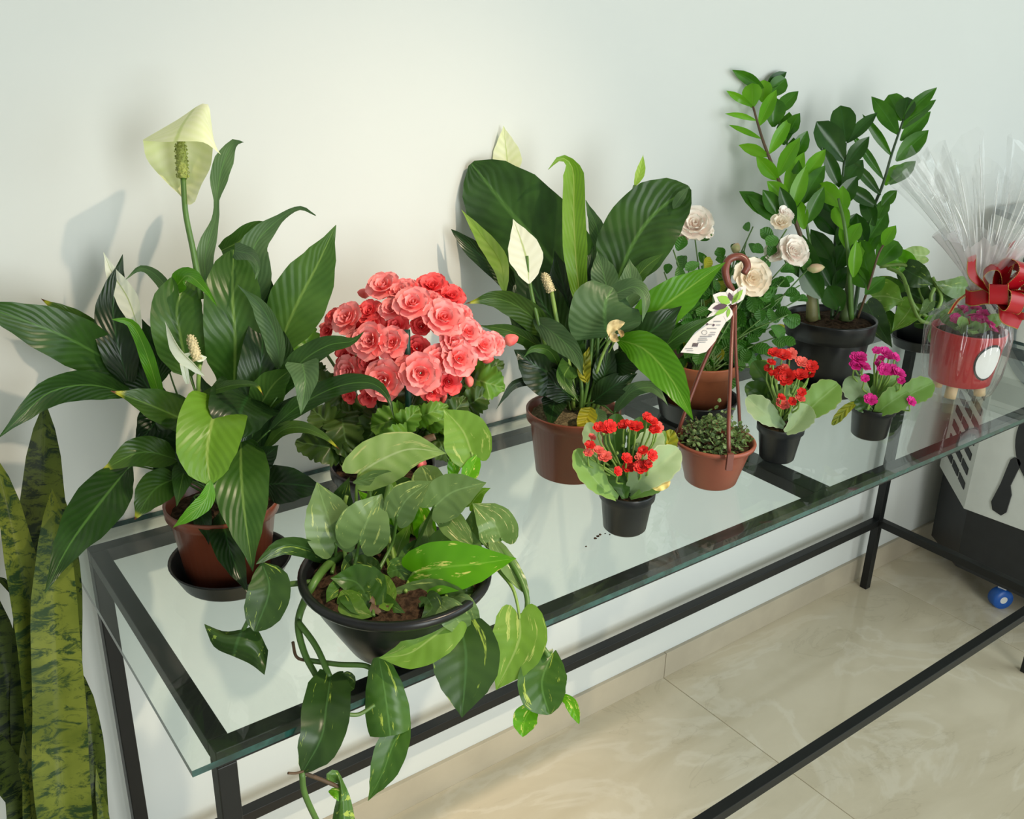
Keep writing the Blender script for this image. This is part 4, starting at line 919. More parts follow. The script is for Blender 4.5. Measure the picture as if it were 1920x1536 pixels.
rflower(1486, 472, 54, 0, .3, .2); rflower(1455, 474, 38, 0, -.5, .3, .01, (4, 3, 0)); rflower(1408, 522, 64, 1, .2, .0, -.02)
rflower(1472, 402, 30, 0, .5, .7, 0, (4, 3, 0)); rflower(1464, 418, 34, 1, -.1, .5, -.01, (4, 3, 2))
MT['budr'] = plain('rose_bud', (.62, .40, .26), rough=.5, col2=(.30, .38, .14), scale=40)
for (xa, ya, xb, yb, r) in [(1376, 474, 1384, 456, 9), (1514, 505, 1546, 501, 9)]:
    V, Fc = budgeo(P(xa, ya, TR), P(xb, yb, TR), r*TR/F); mesh_obj('flower_bud', V, Fc, MT['budr'], rose)
rrng = random.Random(21)
TW = [(1262, 468), (1302, 440), (1335, 505), (1258, 545), (1380, 470), (1412, 425), (1445, 465), (1475, 430), (1515, 505), (1500, 560), (1478, 590), (1448, 612), (1432, 655), (1410, 690), (1275, 600), (1302, 560), (1345, 540), (1362, 600), (1268, 645), (1350, 640), (1455, 540), (1430, 575), (1388, 560), (1310, 620), (1408, 520), (1486, 480), (1330, 580), (1395, 630), (1400, 450), (1290, 500), (1245, 510), (1320, 480), (1500, 535), (1470, 525), (1440, 505), (1425, 600), (1462, 630), (1360, 480)]
for k, (x, y) in enumerate(TW):
    dt = rrng.uniform(-.05, .03)
    b = (1318+rrng.uniform(-22, 22), 698); m = ((b[0]+x)/2+rrng.uniform(-12, 12), (b[1]+y)/2-10)
    pts = [P(b[0], b[1], TR+.02), P(m[0], m[1], TR+dt*.5), P(x, y, TR+dt)]
    tw = tube('twig', pts, 2.4*TR/F, MT['stem'], rose, r1=1.3*TR/F, sides=5, n=10)
    c = cr(pts, 20); nl = 9 if k < 24 else 8
    for j in range(nl):
        s = .42+.58*(j+.5)/nl; q = c[min(19, int(s*19))]
        an = rrng.uniform(0, 2*PI); ln = rrng.uniform(23, 37)*TR/F; d = RT*math.cos(an)+UP*(math.sin(an)*.8+.12)-FW*rrng.uniform(-.5, .7)
        d.normalize(); st = q+d*ln*.3; e = st+d*ln+Vector((0, 0, -ln*.15))
        if max(st.y, e.y) > WALL-.01: continue
        V, Fc, UV = leafgeo([st, st.lerp(e, .5)+UP*ln*.06, e], ln*rrng.uniform(.62, .78), 'zzr', roll=rrng.uniform(-50, 50), fold=.15, ns=7, nu=4)
        V[0:0] = []; mesh_obj('leaflet', V, Fc, MT['rosey' if rrng.random() < .04 or (y > 640 and rrng.random() < .2) else 'rose'], tw, uvs=UV)
# ------------------------------------------------------------------ zz plant
cZ = (1.318, .298, GZ)
saucer('plant_saucer', (cZ[0]-.002, cZ[1]-.004, GZ), .070, .079, .020, 'black saucer under the tall zamioculcas pot')
zz = empty('potted_zamioculcas', (cZ[0], cZ[1], GZ+.004), 'tall zamioculcas with upright glossy leafy stems in big black pot', 'potted plant')
lathe('pot', [(.03, .002), (.062, 0), (.066, .003), (.0745, .098), (.0745, .100), (.082, .101), (.0845, .134), (.0845, .136), (.0815, .137), (.0795, .132), (.073, .10), (.06, .05)], (cZ[0], cZ[1], GZ+.004), MT['black'], zz, seg=56)
soil(zz, (cZ[0], cZ[1], GZ+.128), .080, 'soil', 8, .007)
TZZ = 1.79
def zstem(pts, r, lv, mat='stem', r1=2.5, T=TZZ, dt=0):
    st = stem(zz, T+dt, pts, r*.62, mat, 'stem', r1=r1*.8, n=len(pts)*5, sides=8)
    for l in lv:
        (xa, ya), (xb, yb), wd, m = l[:4]; kd = l[4] if len(l) > 4 else 'zz'
        rn = random.Random(int(xa*7+yb)); d2 = rn.uniform(-.03, .03)
        mx, my = (xa+xb)/2, (ya+yb)/2-rn.uniform(0, 4)
        leaf(st, T+dt, [(xa, ya, 0), (mx, my, d2*.6), (xb, yb, d2)], wd*1.02, m, kd, name='leaflet', ns=9, nu=6, fold=.18, roll=rn.uniform(-18, 18))
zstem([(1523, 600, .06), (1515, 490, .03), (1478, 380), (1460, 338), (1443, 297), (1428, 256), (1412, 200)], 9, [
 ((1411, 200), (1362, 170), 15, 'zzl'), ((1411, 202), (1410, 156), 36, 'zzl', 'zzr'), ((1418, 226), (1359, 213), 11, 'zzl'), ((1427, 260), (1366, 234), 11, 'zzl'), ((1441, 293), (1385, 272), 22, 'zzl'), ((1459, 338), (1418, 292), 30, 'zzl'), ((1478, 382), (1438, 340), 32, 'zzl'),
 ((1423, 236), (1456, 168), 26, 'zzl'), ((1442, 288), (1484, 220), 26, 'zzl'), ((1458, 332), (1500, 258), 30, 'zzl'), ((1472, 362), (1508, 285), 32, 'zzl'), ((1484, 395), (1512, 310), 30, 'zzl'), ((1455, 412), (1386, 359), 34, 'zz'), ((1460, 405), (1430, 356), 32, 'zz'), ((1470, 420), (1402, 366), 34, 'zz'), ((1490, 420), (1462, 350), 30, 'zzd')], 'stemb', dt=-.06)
zstem([(1535, 600, .06), (1522, 480, .05), (1508, 400, .02), (1498, 340), (1480, 280), (1456, 220), (1432, 166)], 6, [
 ((1433, 168), (1373, 131), 22, 'zz'), ((1436, 166), (1475, 135), 24, 'zzd'), ((1440, 184), (1474, 148), 34, 'zz', 'zzr'), ((1430, 192), (1432, 150), 32, 'zzl', 'zzr'), ((1453, 216), (1497, 171), 28, 'zz'), ((1450, 238), (1456, 184), 38, 'zz', 'zzr'), ((1478, 254), (1500, 212), 28, 'zz'), ((1470, 272), (1480, 210), 36, 'zz'), ((1490, 296), (1514, 245), 30, 'zz'), ((1486, 322), (1488, 258), 36, 'zz'), ((1505, 336), (1548, 280), 28, 'zzl'), ((1502, 384), (1547, 310), 34, 'zz'), ((1492, 392), (1498, 300), 34, 'zz'), ((1512, 420), (1545, 350), 30, 'zz'), ((1508, 430), (1490, 370), 30, 'zzl')], 'stem', dt=-.03)
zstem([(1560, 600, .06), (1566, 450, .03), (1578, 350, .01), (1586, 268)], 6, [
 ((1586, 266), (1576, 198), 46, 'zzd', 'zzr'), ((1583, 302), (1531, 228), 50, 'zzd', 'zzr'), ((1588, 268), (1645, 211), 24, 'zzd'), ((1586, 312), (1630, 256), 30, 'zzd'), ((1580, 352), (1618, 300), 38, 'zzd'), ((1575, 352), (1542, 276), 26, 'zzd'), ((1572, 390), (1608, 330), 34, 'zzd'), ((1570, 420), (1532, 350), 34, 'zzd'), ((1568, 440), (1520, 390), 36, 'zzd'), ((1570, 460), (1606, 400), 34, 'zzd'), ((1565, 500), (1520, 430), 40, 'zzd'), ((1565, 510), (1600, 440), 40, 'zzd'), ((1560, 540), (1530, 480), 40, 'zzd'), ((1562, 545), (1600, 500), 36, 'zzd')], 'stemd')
zstem([(1600, 596, .06), (1627, 426, .02), (1656, 344), (1671, 292), (1685, 250), (1694, 224)], 7, [
 ((1695, 222), (1757, 164), 26, 'zz'), ((1691, 242), (1755, 187), 26, 'zz'), ((1688, 264), (1745, 209), 30, 'zz'), ((1680, 302), (1741, 244), 36, 'zz'), ((1668, 346), (1717, 302), 30, 'zz'), ((1660, 348), (1692, 308), 26, 'zzl'), ((1652, 388), (1682, 357), 24, 'zz'), ((1646, 410), (1664, 372), 26, 'zz'),
 ((1692, 226), (1666, 178), 40, 'zz', 'zzr'), ((1694, 226), (1702, 182), 36, 'zzd', 'zzr'), ((1684, 252), (1634, 181), 32, 'zz'), ((1671, 292), (1617, 214), 17, 'zz'), ((1656, 336), (1595, 248), 17, 'zz'), ((1651, 366), (1588, 298), 20, 'zzd'), ((1644, 388), (1578, 346), 28, 'zzd'), ((1640, 424), (1616, 366), 30, 'zzd'), ((1630, 446), (1664, 396), 36, 'zz'), ((1622, 462), (1606, 400), 32, 'zzd'), ((1618, 480), (1650, 430), 36, 'zz')], 'stemd', dt=.04)
zstem([(1596, 598, .05), (1592, 500, .0), (1584, 425, -.02), (1572, 372, -.02)], 9, [
 ((1577, 388), (1536, 344), 36, 'zzl', 'zzr'), ((1580, 402), (1580, 348), 28, 'zzl'), ((1586, 432), (1568, 384), 34, 'zzl', 'zzr'), ((1590, 462), (1614, 418), 30, 'zzl'), ((1590, 470), (1582, 410), 28, 'zzl'), ((1592, 500), (1622, 450), 24, 'zzl'), ((1600, 520), (1606, 450), 26, 'zzl')], 'stem', r1=3, dt=-.06)
zstem([(1608, 596, .05), (1628, 540, .0), (1646, 480, -.02), (1656, 460, -.02)], 4, [
 ((1630, 528), (1612, 450), 44, 'zz', 'zzr'), ((1646, 498), (1684, 453), 46, 'zz', 'zzr'), ((1656, 462), (1680, 423), 26, 'zzl'), ((1626, 540), (1600, 500), 36, 'zz'), ((1622, 552), (1660, 520), 30, 'zz')], 'stemb', dt=-.06)
zstem([(1562, 596, .06), (1570, 585, .0), (1574, 575, -.02)], 3, [((1578, 582), (1552, 536), 46, 'zzd', 'zzr'), ((1540, 560), (1500, 500), 44, 'zzd'), ((1500, 520), (1480, 440), 40, 'zzd'), ((1530, 540), (1505, 440), 40, 'zzd')], 'stemd', dt=-.05)
stem(zz, TZZ-.02, [(1522, 600, .02), (1521, 545, 0), (1516, 480, 0)], 12, 'stem', 'stem_sheath', r1=5).data.materials[0] = plain('tan_green_sheath', (.22, .21, .08), rough=.5)
stem(zz, TZZ-.02, [(1585, 600, .02), (1592, 545, 0), (1596, 480, -.02)], 13, 'stem', 'stem_sheath', r1=4).data.materials[0] = plain('green_sheath', (.10, .15, .05), rough=.5)

# ------------------------------------------------------------------ kalanchoes
def kflower_mesh(name, mat):
    V, UV, Fc = [], [], []
    for (cnt, L, W, lift, ph) in ((6, 1, .85, .25, 0), (5, .72, .7, .7, .4), (4, .42, .5, 1.2, .1)):
        for k in range(cnt):
            a = 2*PI*k/cnt+ph; ca, sa = math.cos(a), math.sin(a); o = len(V)
            for (s, wv, z) in ((.1, .3, 0), (.55, 1, lift*.35), (.9, .8, lift*.55), (1, .2, lift*.5)):
                for q in (-1, 0, 1):
                    x = L*s; y = q*W*wv*.5; zz_ = z*L+(.1*L if q else 0)
                    V.append((x*ca-y*sa, x*sa+y*ca, zz_)); UV.append((.5+q*.5, s))
            for i in range(3):
                for j in range(2): b = o+i*3+j; Fc.append((b, b+1, b+4, b+3))
    me = bpy.data.meshes.new(name); me.from_pydata(V, [], Fc); l = me.uv_layers.new(name='UVMap')
    for poly in me.polygons:
        for li, vi in zip(poly.loop_indices, poly.vertices): l.data[li].uv = UV[vi]
    me.polygons.foreach_set('use_smooth', [True]*len(me.polygons)); me.materials.append(MT[mat]); return me
KF = {m: kflower_mesh('kalanchoe_flower', m) for m in ('red', 'rpink', 'mag')}
def kalanchoe(label, c, rb, rt, h, T, leaves, flowers, fm, seed, potmat='blackd'):
    rn = random.Random(seed)
    k = empty('potted_kalanchoe', c, label, 'potted plant', 'small kalanchoes')
    lathe('pot', pot_prof(rb, rt, h, .012, .002, .0015), c, MT[potmat], k, seg=36)
    soil(k, (c[0], c[1], c[2]+h-.006), rt-.002, 'soil', seed, .004)
    for (pts, wd, m, *kw) in leaves:
        leaf(k, T, pts, wd, m, 'kal', scal=.045, ns=26, nu=8, **(dict(fold=.2, curl=.1) | (kw[0] if kw else {})))
    cc = Vector((c[0], c[1], c[2]+h))
    for (x, y, d) in flowers:
        dt = rn.uniform(-.012, .012); p = P(x, y, T-.038+dt)
        m = fm if fm == 'mag' or rn.random() < .72 else 'rpink'
        o = bpy.data.objects.new('flower', KF[m]); COL.objects.link(o); o.parent = k
        nr = -FW+RT*rn.uniform(-.6, .6)+UP*rn.uniform(.2, 1.1); R = d*.72*depth(p)/F
        o.matrix_basis = Matrix.Translation(p-wloc(k)) @ basis(nr, rn.random()*6) @ Matrix.Diagonal((R, R, R, 1))
        b = p+FW*.012-UP*.016
        tube('flower_stalk', [p-nr.normalized()*R*.1, p.lerp(b, .6), b, b.lerp(cc, .55)+Vector((0, 0, .004)), cc], 1.6*T/F, MT['steml'], k, r1=2.4*T/F, sides=5, n=10)
    return k
def kbuds(k, T, pts):
    for (x, y, r) in pts:
        V, Fc = budgeo(P(x, y+r, T), P(x, y-r*1.3, T), r*T/F); mesh_obj('flower_bud', V, Fc, MT['steml'], k)
k1 = kalanchoe('red kalanchoe in black pot standing in front of the middle peace lily', (.620, .100, GZ), .0295, .0385, .060, 1.275, [
 ([(1158, 935, .01), (1130, 915, -.02), (1102, 882, -.03), (1079, 843, -.03)], 58, 'kal', dict(roll=-30)),
 ([(1178, 930, .0), (1205, 896, -.03), (1238, 872, -.03), (1272, 842, -.02)], 66, 'kalg', {}),
 ([(1178, 880, .01), (1205, 845, .0), (1240, 810, .01)], 50, 'kalg', {}),
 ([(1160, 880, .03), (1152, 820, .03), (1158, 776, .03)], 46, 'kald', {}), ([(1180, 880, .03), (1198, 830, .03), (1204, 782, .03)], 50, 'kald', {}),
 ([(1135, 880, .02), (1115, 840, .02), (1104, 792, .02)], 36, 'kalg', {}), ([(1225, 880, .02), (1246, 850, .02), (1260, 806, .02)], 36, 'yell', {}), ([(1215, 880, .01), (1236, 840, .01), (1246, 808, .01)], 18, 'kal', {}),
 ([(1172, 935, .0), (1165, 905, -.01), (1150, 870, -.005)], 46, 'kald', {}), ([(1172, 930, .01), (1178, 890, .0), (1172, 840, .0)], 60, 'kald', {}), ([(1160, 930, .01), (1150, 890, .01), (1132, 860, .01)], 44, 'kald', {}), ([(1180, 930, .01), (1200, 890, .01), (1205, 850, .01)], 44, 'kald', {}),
 ([(1182, 935, -.01), (1214, 920, -.025), (1245, 912, -.03)], 22, 'kal', {})],
 [(1124, 802, 18), (1143, 800, 20), (1136, 806, 14), (1170, 797, 18), (1193, 801, 20), (1182, 796, 14), (1222, 790, 18), (1232, 802, 18), (1213, 782, 14), (1227, 806, 16), (1110, 820, 12), (1106, 835, 15), (1103, 850, 14), (1122, 845, 16), (1134, 857, 20), (1158, 884, 14), (1175, 860, 17), (1179, 877, 18), (1206, 845, 15), (1204, 858, 20), (1202, 876, 21), (1222, 854, 17), (1215, 870, 13)], 'red', 31)
o_, _ = leaf(k1, 1.24, [(1222, 915), (1240, 908), (1257, 903)], 24, 'spathe', 'round', name='withered_leaf', wave=.12); o_.data.materials[0] = plain('pale_yellow_leaf', (.72, .64, .22), rough=.5, col2=(.6, .42, .14), scale=90)
kbuds(k1, 1.255, [(1131, 814, 3.5), (1140, 812, 4), (1152, 812, 3), (1178, 808, 3), (1190, 812, 3.5), (1168, 836, 3), (1194, 834, 3), (1157, 850, 3.5)])
k2 = kalanchoe('red kalanchoe in black pot right of the hanging planter', (.981, .131, GZ), .0275, .0375, .060, 1.505, [
 ([(1470, 800, .0), (1435, 775, -.02), (1400, 745, -.02)], 46, 'kalg', dict(roll=-15)), ([(1472, 812, .0), (1492, 796, -.02), (1516, 760, -.02)], 50, 'kalg', dict(fold=.35)),
 ([(1490, 795, .01), (1528, 758, .0), (1572, 720, .0)], 60, 'kal', {}), ([(1458, 760, .02), (1430, 740, .02), (1398, 722, .02)], 40, 'kald', {}), ([(1455, 740, .03), (1432, 705, .03), (1412, 678, .03)], 40, 'kald', {}),
 ([(1440, 770, .0), (1470, 745, -.01), (1500, 728, .0)], 34, 'kal', {}), ([(1450, 730, .03), (1440, 700, .03), (1426, 676, .03)], 30, 'kal', {}), ([(1470, 790, .0), (1465, 755, .0), (1460, 720, .0)], 50, 'kald', {}), ([(1480, 790, .01), (1490, 750, .01), (1500, 715, .01)], 44, 'kald', {})],
 [(1452, 662, 18), (1468, 667, 22), (1483, 664, 17), (1446, 680, 13), (1460, 700, 19), (1475, 708, 24), (1500, 704, 22), (1503, 680, 19), (1521, 688, 19), (1517, 700, 18), (1440, 690, 11), (1503, 736, 13), (1500, 748, 15), (1467, 758, 20), (1485, 753, 13), (1465, 745, 12), (1450, 700, 12), (1470, 690, 14)], 'red', 32)
k3 = kalanchoe('magenta kalanchoe in black pot nearest the wrapped gift', (1.190, .103, GZ), .0295, .0375, .056, 1.60, [
 ([(1632, 765, .0), (1612, 740, -.01), (1588, 708, -.01)], 46, 'kalg', {}), ([(1630, 745, .0), (1658, 722, -.01), (1690, 706, -.01)], 46, 'kal', {}), ([(1640, 778, -.01), (1668, 756, -.03), (1702, 734, -.03)], 50, 'kal', {}),
 ([(1670, 765, .0), (1710, 738, .0), (1750, 718, .0)], 48, 'kal', {}), ([(1612, 752, .0), (1588, 766, -.02), (1560, 797, -.025)], 18, 'yell', {}), ([(1640, 765, .01), (1630, 735, .01), (1625, 700, .01)], 44, 'kald', {}), ([(1650, 765, .01), (1660, 740, .01), (1672, 700, .01)], 40, 'kal', {}), ([(1635, 770, .0), (1620, 762, -.01), (1606, 748, -.01)], 30, 'kald', {})],
 [(1608, 674, 24), (1619, 687, 20), (1603, 686, 18), (1614, 668, 16), (1644, 658, 13), (1660, 662, 19), (1668, 668, 16), (1679, 670, 14), (1648, 683, 16), (1658, 693, 18), (1672, 694, 18), (1685, 700, 20), (1690, 714, 11), (1622, 710, 12), (1632, 750, 19), (1708, 753, 15), (1652, 672, 10)], 'mag', 33, 'black')

# ------------------------------------------------------------------ hanging planter
cH = (.830, .135, GZ)
hang = empty('hanging_planter', cH, 'red-brown hanging planter with hook handle and small trailing foliage', 'hanging planter')
lathe('pot', [(.02, .001), (.036, 0), (.039, .003), (.0545, .060), (.0555, .0625), (.0605, .063), (.0615, .067), (.060, .070), (.057, .0695), (.055, .065), (.045, .04)], cH, MT['hangp'], hang, seg=52)
soil(hang, (cH[0], cH[1], GZ+.058), .054, 'soil', 2, .004)
TH_ = 1.40
apex = P(1375, 572, TH_+.012)
for (ends, r) in (([P(1271, 812, TH_+.04), P(1282, 780, TH_+.03), P(1322, 676, TH_+.02), apex+RT*-.002], 3.6), ([P(1367, 850, TH_-.035), P(1366, 800, TH_-.035), P(1370, 690, TH_-.02), apex], 3.8), ([P(1387, 800, TH_+.10), P(1384, 740, TH_+.075), P(1379, 650, TH_+.04), apex+RT*.003], 3.4)):
    tube('arm', ends, r*1.42/F, MT['hook'], hang, r1=r*1.42/F*.9, sides=8, n=16)
for (x, y, dt) in ((1276, 822, .045), (1368, 866, -.038)):
    p = P(x, y, TH_+dt); hh = .013
    a = (p-Vector((cH[0], cH[1], p.z))); a.z = 0; a.normalize(); s = Vector((-a.y, a.x, 0))
    V = [p+s*i*.0045+Vector((0, 0, k*hh))+a*j*.003 for i in (-1, 1) for j in (-1, 1) for k in (-1, 1)]
    mesh_obj('clip', V, boxgeo(0, 1, 0, 1, 0, 1)[1], MT['hook'], hang, smooth=False)
pr_ = P(1275, 812, TH_+.045); Vr, Fr = tubegeo([pr_+RT*.007*math.cos(2*PI*k/12)+UP*.007*math.sin(2*PI*k/12) for k in range(13)], .0018, n=26, sides=6); mesh_obj('ring', Vr, Fr, MT['hook'], hang)
hk = [apex, P(1374, 548, TH_+.012), P(1364, 528, TH_+.012), P(1360, 506, TH_+.01), P(1366, 488, TH_+.01), P(1382, 481, TH_+.01), P(1396, 486, TH_+.01), P(1401, 500, TH_+.01), P(1394, 513, TH_+.01)]
tube('hook', hk, 7.5*1.41/F, MT['hook'], hang, n=40, sides=10, tab=[(0, .62), (.2, .8), (.45, 1), (.9, .95), (1, .8)])
hr = random.Random(5); geo = []
MT['tiny'] = leafmat('tiny_grey_green_leaf', (.08, .16, .05), (.24, .33, .17), veins=2, vs=.1, rough=.4, trans=.2, bump=.05)
for k in range(620):
    a = hr.uniform(0, 2*PI); rr = .054*math.sqrt(hr.random()); z = GZ+.064+.034*(1-(rr/.056)**2)*hr.random()+.008*hr.random()
    right = max(0, math.cos(a)*rr/.054)
    if hr.random() < .38*right+.06: z += hr.uniform(0, .026)
    c = Vector((cH[0]+rr*math.cos(a), cH[1]+rr*math.sin(a), z)); L = hr.uniform(.0050, .0085)
    d = Vector((hr.gauss(0, 1), hr.gauss(0, 1), hr.gauss(.2, .5))).normalized(); n = (Vector((hr.gauss(0, .6), hr.gauss(0, .6), 1)))
    s = d.cross(n).normalized()*L*.42; u = s.cross(d).normalized()*L*.12
    geo.append(([c, c+d*L*.35+s+u, c+d*L*.8+s*.8+u, c+d*L*1.05, c+d*L*.8-s*.8+u, c+d*L*.35-s+u, c+d*L*.5], [(0, 6, 1), (1, 6, 2), (2, 6, 3), (3, 6, 4), (4, 6, 5), (5, 6, 0)]))
V, Fc = join(*geo); uv = [((i % 7)/7, .5) for i in range(len(V))]
fo = mesh_obj('foliage', V, Fc, MT['tiny'], hang, uvs=uv, smooth=False); fo['kind'] = 'stuff'
geo = []
for k in range(46):
    a = hr.uniform(0, 2*PI); rr = .05*math.sqrt(hr.random()); b = Vector((cH[0]+rr*.6*math.cos(a), cH[1]+rr*.6*math.sin(a), GZ+.058)); e = Vector((cH[0]+rr*math.cos(a), cH[1]+rr*math.sin(a), GZ+.075+.022*hr.random()))
    geo.append(tubegeo([b, b.lerp(e, .5)+Vector((0, 0, .004)), e], .0005, sides=4, n=5))
V, Fc = join(*geo); fo = mesh_obj('fine_stems', V, Fc, MT['stemb'], hang); fo['kind'] = 'stuff'

# plant tag hung on the planter hook
MT['card'] = plain('white_card', (.62, .60, .59), rough=.5, noise_amt=.02)
MT['ink'] = plain('grey_print', (.26, .25, .27), rough=.6); MT['inkp'] = plain('dark_purple_print', (.07, .03, .06), rough=.6); MT['inkg'] = plain('green_print', (.22, .45, .03), rough=.5)
tg_ = empty('plant_tag', P(1372, 566, TH_), 'white printed plant tag with green leaf emblem hung from the planter hook', 'tag')
TT = TH_-.012
def card(name, pts, mat, parent, off=0, th=.0006):
    q = [P(x, y, TT-off+((x-1280)/100)*.008) for x, y in pts]; return quadprism(name, q, FW*th, mat, parent)
tc_ = card('card', [(1342, 580), (1352, 590), (1366, 596), (1350, 622), (1341, 640), (1324, 660), (1310, 664), (1290, 662), (1276, 661), (1282, 652), (1304, 622), (1330, 590)], MT['card'], tg_)
def lp(cx, cy, ang, L, W):
    a = math.radians(ang); out = []
    for s, w in ((0, .0), (.2, .7), (.45, 1), (.75, .65), (1, 0), (.75, -.65), (.45, -1), (.2, -.7)):
        x, y = L*s, W*w*.5; out.append((cx+x*math.cos(a)-y*math.sin(a), cy-(x*math.sin(a)+y*math.cos(a)))); 
    return out
for (cx, cy, an, L, W, c) in [(1371, 569, 155, 30, 22, 'inkg'), (1372, 570, 52, 36, 15, 'inkg'), (1372, 572, 62, 30, 10, 'inkg'), (1368, 574, 212, 36, 12, 'inkg'), (1368, 576, 258, 20, 9, 'inkg'), (1366, 572, 192, 32, 15, 'inkp'), (1372, 566, 105, 18, 12, 'inkp')]:
    card('emblem_border', lp(cx, cy, an, L+8, W+9), MT['card'], tg_, .0004)
    card('emblem_leaf', lp(cx+2*math.cos(math.radians(an)), cy-2*math.sin(math.radians(an)), an, L*.9, W*.8), MT[c], tg_, .0011, .0004)
def bar2(x, y, L, W, c='ink'):
    a = math.radians(-6); dx, dy = L/2, W/2
    card('print', [(x-dx, y-dy+dx*.10), (x+dx, y-dy-dx*.10+dx*.16), (x+dx, y+dy+dx*.06), (x-dx, y+dy+dx*.10)], MT[c], tg_, .0012, .0003)
for (x, y, L, W) in [(1345, 602, 14, 1.2), (1332, 608, 6, 1), (1347, 609, 8, 1), (1335, 615, 18, 1.2), (1337, 623, 10, 1.2), (1335, 627, 12, 1.2), (1324, 630, 22, 1.6), (1318, 634, 16, .8), (1318, 637, 18, 1.2), (1316, 641, 15, .8), (1292, 653, 14, .8), (1294, 657, 12, .8)]: bar2(x, y, L, W)
for (x, y) in ((1326, 608), (1338, 609.5)): card('print', lp(x-2.2, y, 0, 5, 4.6), MT['inkp'], tg_, .0012, .0003)
for k in range(5): card('barcode_line', [(1300+k*2.2, 643), (1301.1+k*2.2, 643.2), (1299+k*2.2, 650.4), (1297.9+k*2.2, 650)], MT['inkp'], tg_, .0012, .0003)
cq = [P(1321+5*math.cos(2*PI*k/16), 623.5+4*math.sin(2*PI*k/16), TT-.0012+.0033) for k in range(17)]; Vr, Fr = tubegeo(cq, .0003, n=34, sides=4); mesh_obj('print', Vr, Fr, MT['ink'], tg_)

# ------------------------------------------------------------------ second pothos at the back right
c2 = (1.715, .335, GZ)
saucer('plant_saucer', (c2[0], c2[1], GZ), .052, .060, .022, 'black saucer under the small pothos behind the gift')
p2 = empty('potted_pothos', (c2[0], c2[1], GZ+.003), 'small lime green pothos in black pot behind the wrapped gift', 'potted plant', 'pothos plants')
lathe('pot', pot_prof(.046, .060, .078, .014, .003), (c2[0], c2[1], GZ+.003), MT['black'], p2)
soil(p2, (c2[0], c2[1], GZ+.070), .055, 'soil', 12)
T2 = 2.02
for (pts, wd, m) in [([(1636, 556, 0), (1662, 556, -.03), (1694, 564, -.03)], 70, 'pol'), ([(1704, 502, .0), (1682, 488, .0), (1650, 496, .0)], 46, 'pov'), ([(1735, 480), (1705, 478), (1680, 485)], 34, 'pop'), ([(1698, 506, .0), (1720, 518, -.02), (1750, 534, -.02)], 50, 'pod'), ([(1626, 570, 0), (1646, 608, -.04), (1673, 652, -.05)], 46, 'pod'), ([(1712, 570, 0), (1698, 592, -.03), (1672, 622, -.03)], 50, 'pol'), ([(1810, 540, 0), (1780, 538, -.02), (1752, 528, -.02)], 44, 'pog'), ([(1700, 545, .02), (1725, 560, .0), (1750, 580, .0)], 56, 'pod'), ([(1720, 600, 0), (1745, 595, -.01), (1775, 585, -.01)], 40, 'pod'), ([(1745, 545, 0), (1770, 562, 0), (1790, 590, 0)], 44, 'pod'), ([(1745, 565, -.02), (1735, 580, -.03), (1722, 590, -.03)], 22, 'pog'), ([(1760, 642, -.03), (1750, 632, -.03), (1746, 612, -.03)], 22, 'po'), ([(1736, 600, -.03), (1748, 596, -.035), (1754, 588, -.035)], 12, 'pov'), ([(1660, 590, 0), (1670, 610, -.01), (1666, 630, -.01)], 30, 'po'), ([(1690, 560, .03), (1660, 530, .03), (1640, 520, .03)], 44, 'po')]:
    leaf(p2, T2, pts, wd, m, 'poth', lobe=.2, wave=.03, fold=.15)
for pts in ([(1745, 600, .0), (1715, 575, -.03), (1702, 545, -.03), (1690, 515, -.02), (1664, 502, 0)], [(1752, 607, -.03), (1725, 600, -.035), (1710, 570, -.035), (1700, 535, -.03)], [(1750, 598, 0), (1745, 560, -.02), (1752, 540, -.02)], [(1740, 600, 0), (1720, 530, 0), (1700, 498, 0), (1650, 500, 0)], [(1745, 600), (1765, 560, -.01), (1748, 520, -.01)]):
    stem(p2, T2, pts, 3.6, 'steml', 'vine')

# ------------------------------------------------------------------ wrapped gift
cG = Vector((1.512, .130, GZ))
gift = empty('gift_wrapped_planter', cG, 'red planter on wooden legs wrapped in clear cellophane with red bow', 'gift')
MT['gred'] = plain('red_painted_pot', (.42, .010, .016), rough=.35, noise_amt=.06); MT['wood'] = plain('pale_wood', (.66, .48, .27), rough=.6, noise_amt=.1, scale=40)
lathe('pot', [(.03, .028), (.052, .027), (.0545, .029), (.066, .128), (.067, .130), (.0655, .131), (.063, .127), (.05, .06)], cG, MT['gred'], gift, seg=48)
soil(gift, (cG.x, cG.y, cG.z+.118), .0615, 'soil', 14)
vd = Vector((CAM.x-cG.x, CAM.y-cG.y, 0)).normalized(); a0 = math.atan2(vd.y, vd.x)
for k in range(3):
    a = a0+(-.2, 1.75, -2.1)[k]; tube('leg', [cG+Vector((.036*math.cos(a), .036*math.sin(a), .034)), cG+Vector((.042*math.cos(a), .042*math.sin(a), .0015))], .0105, MT['wood'], gift, n=4, sides=14)
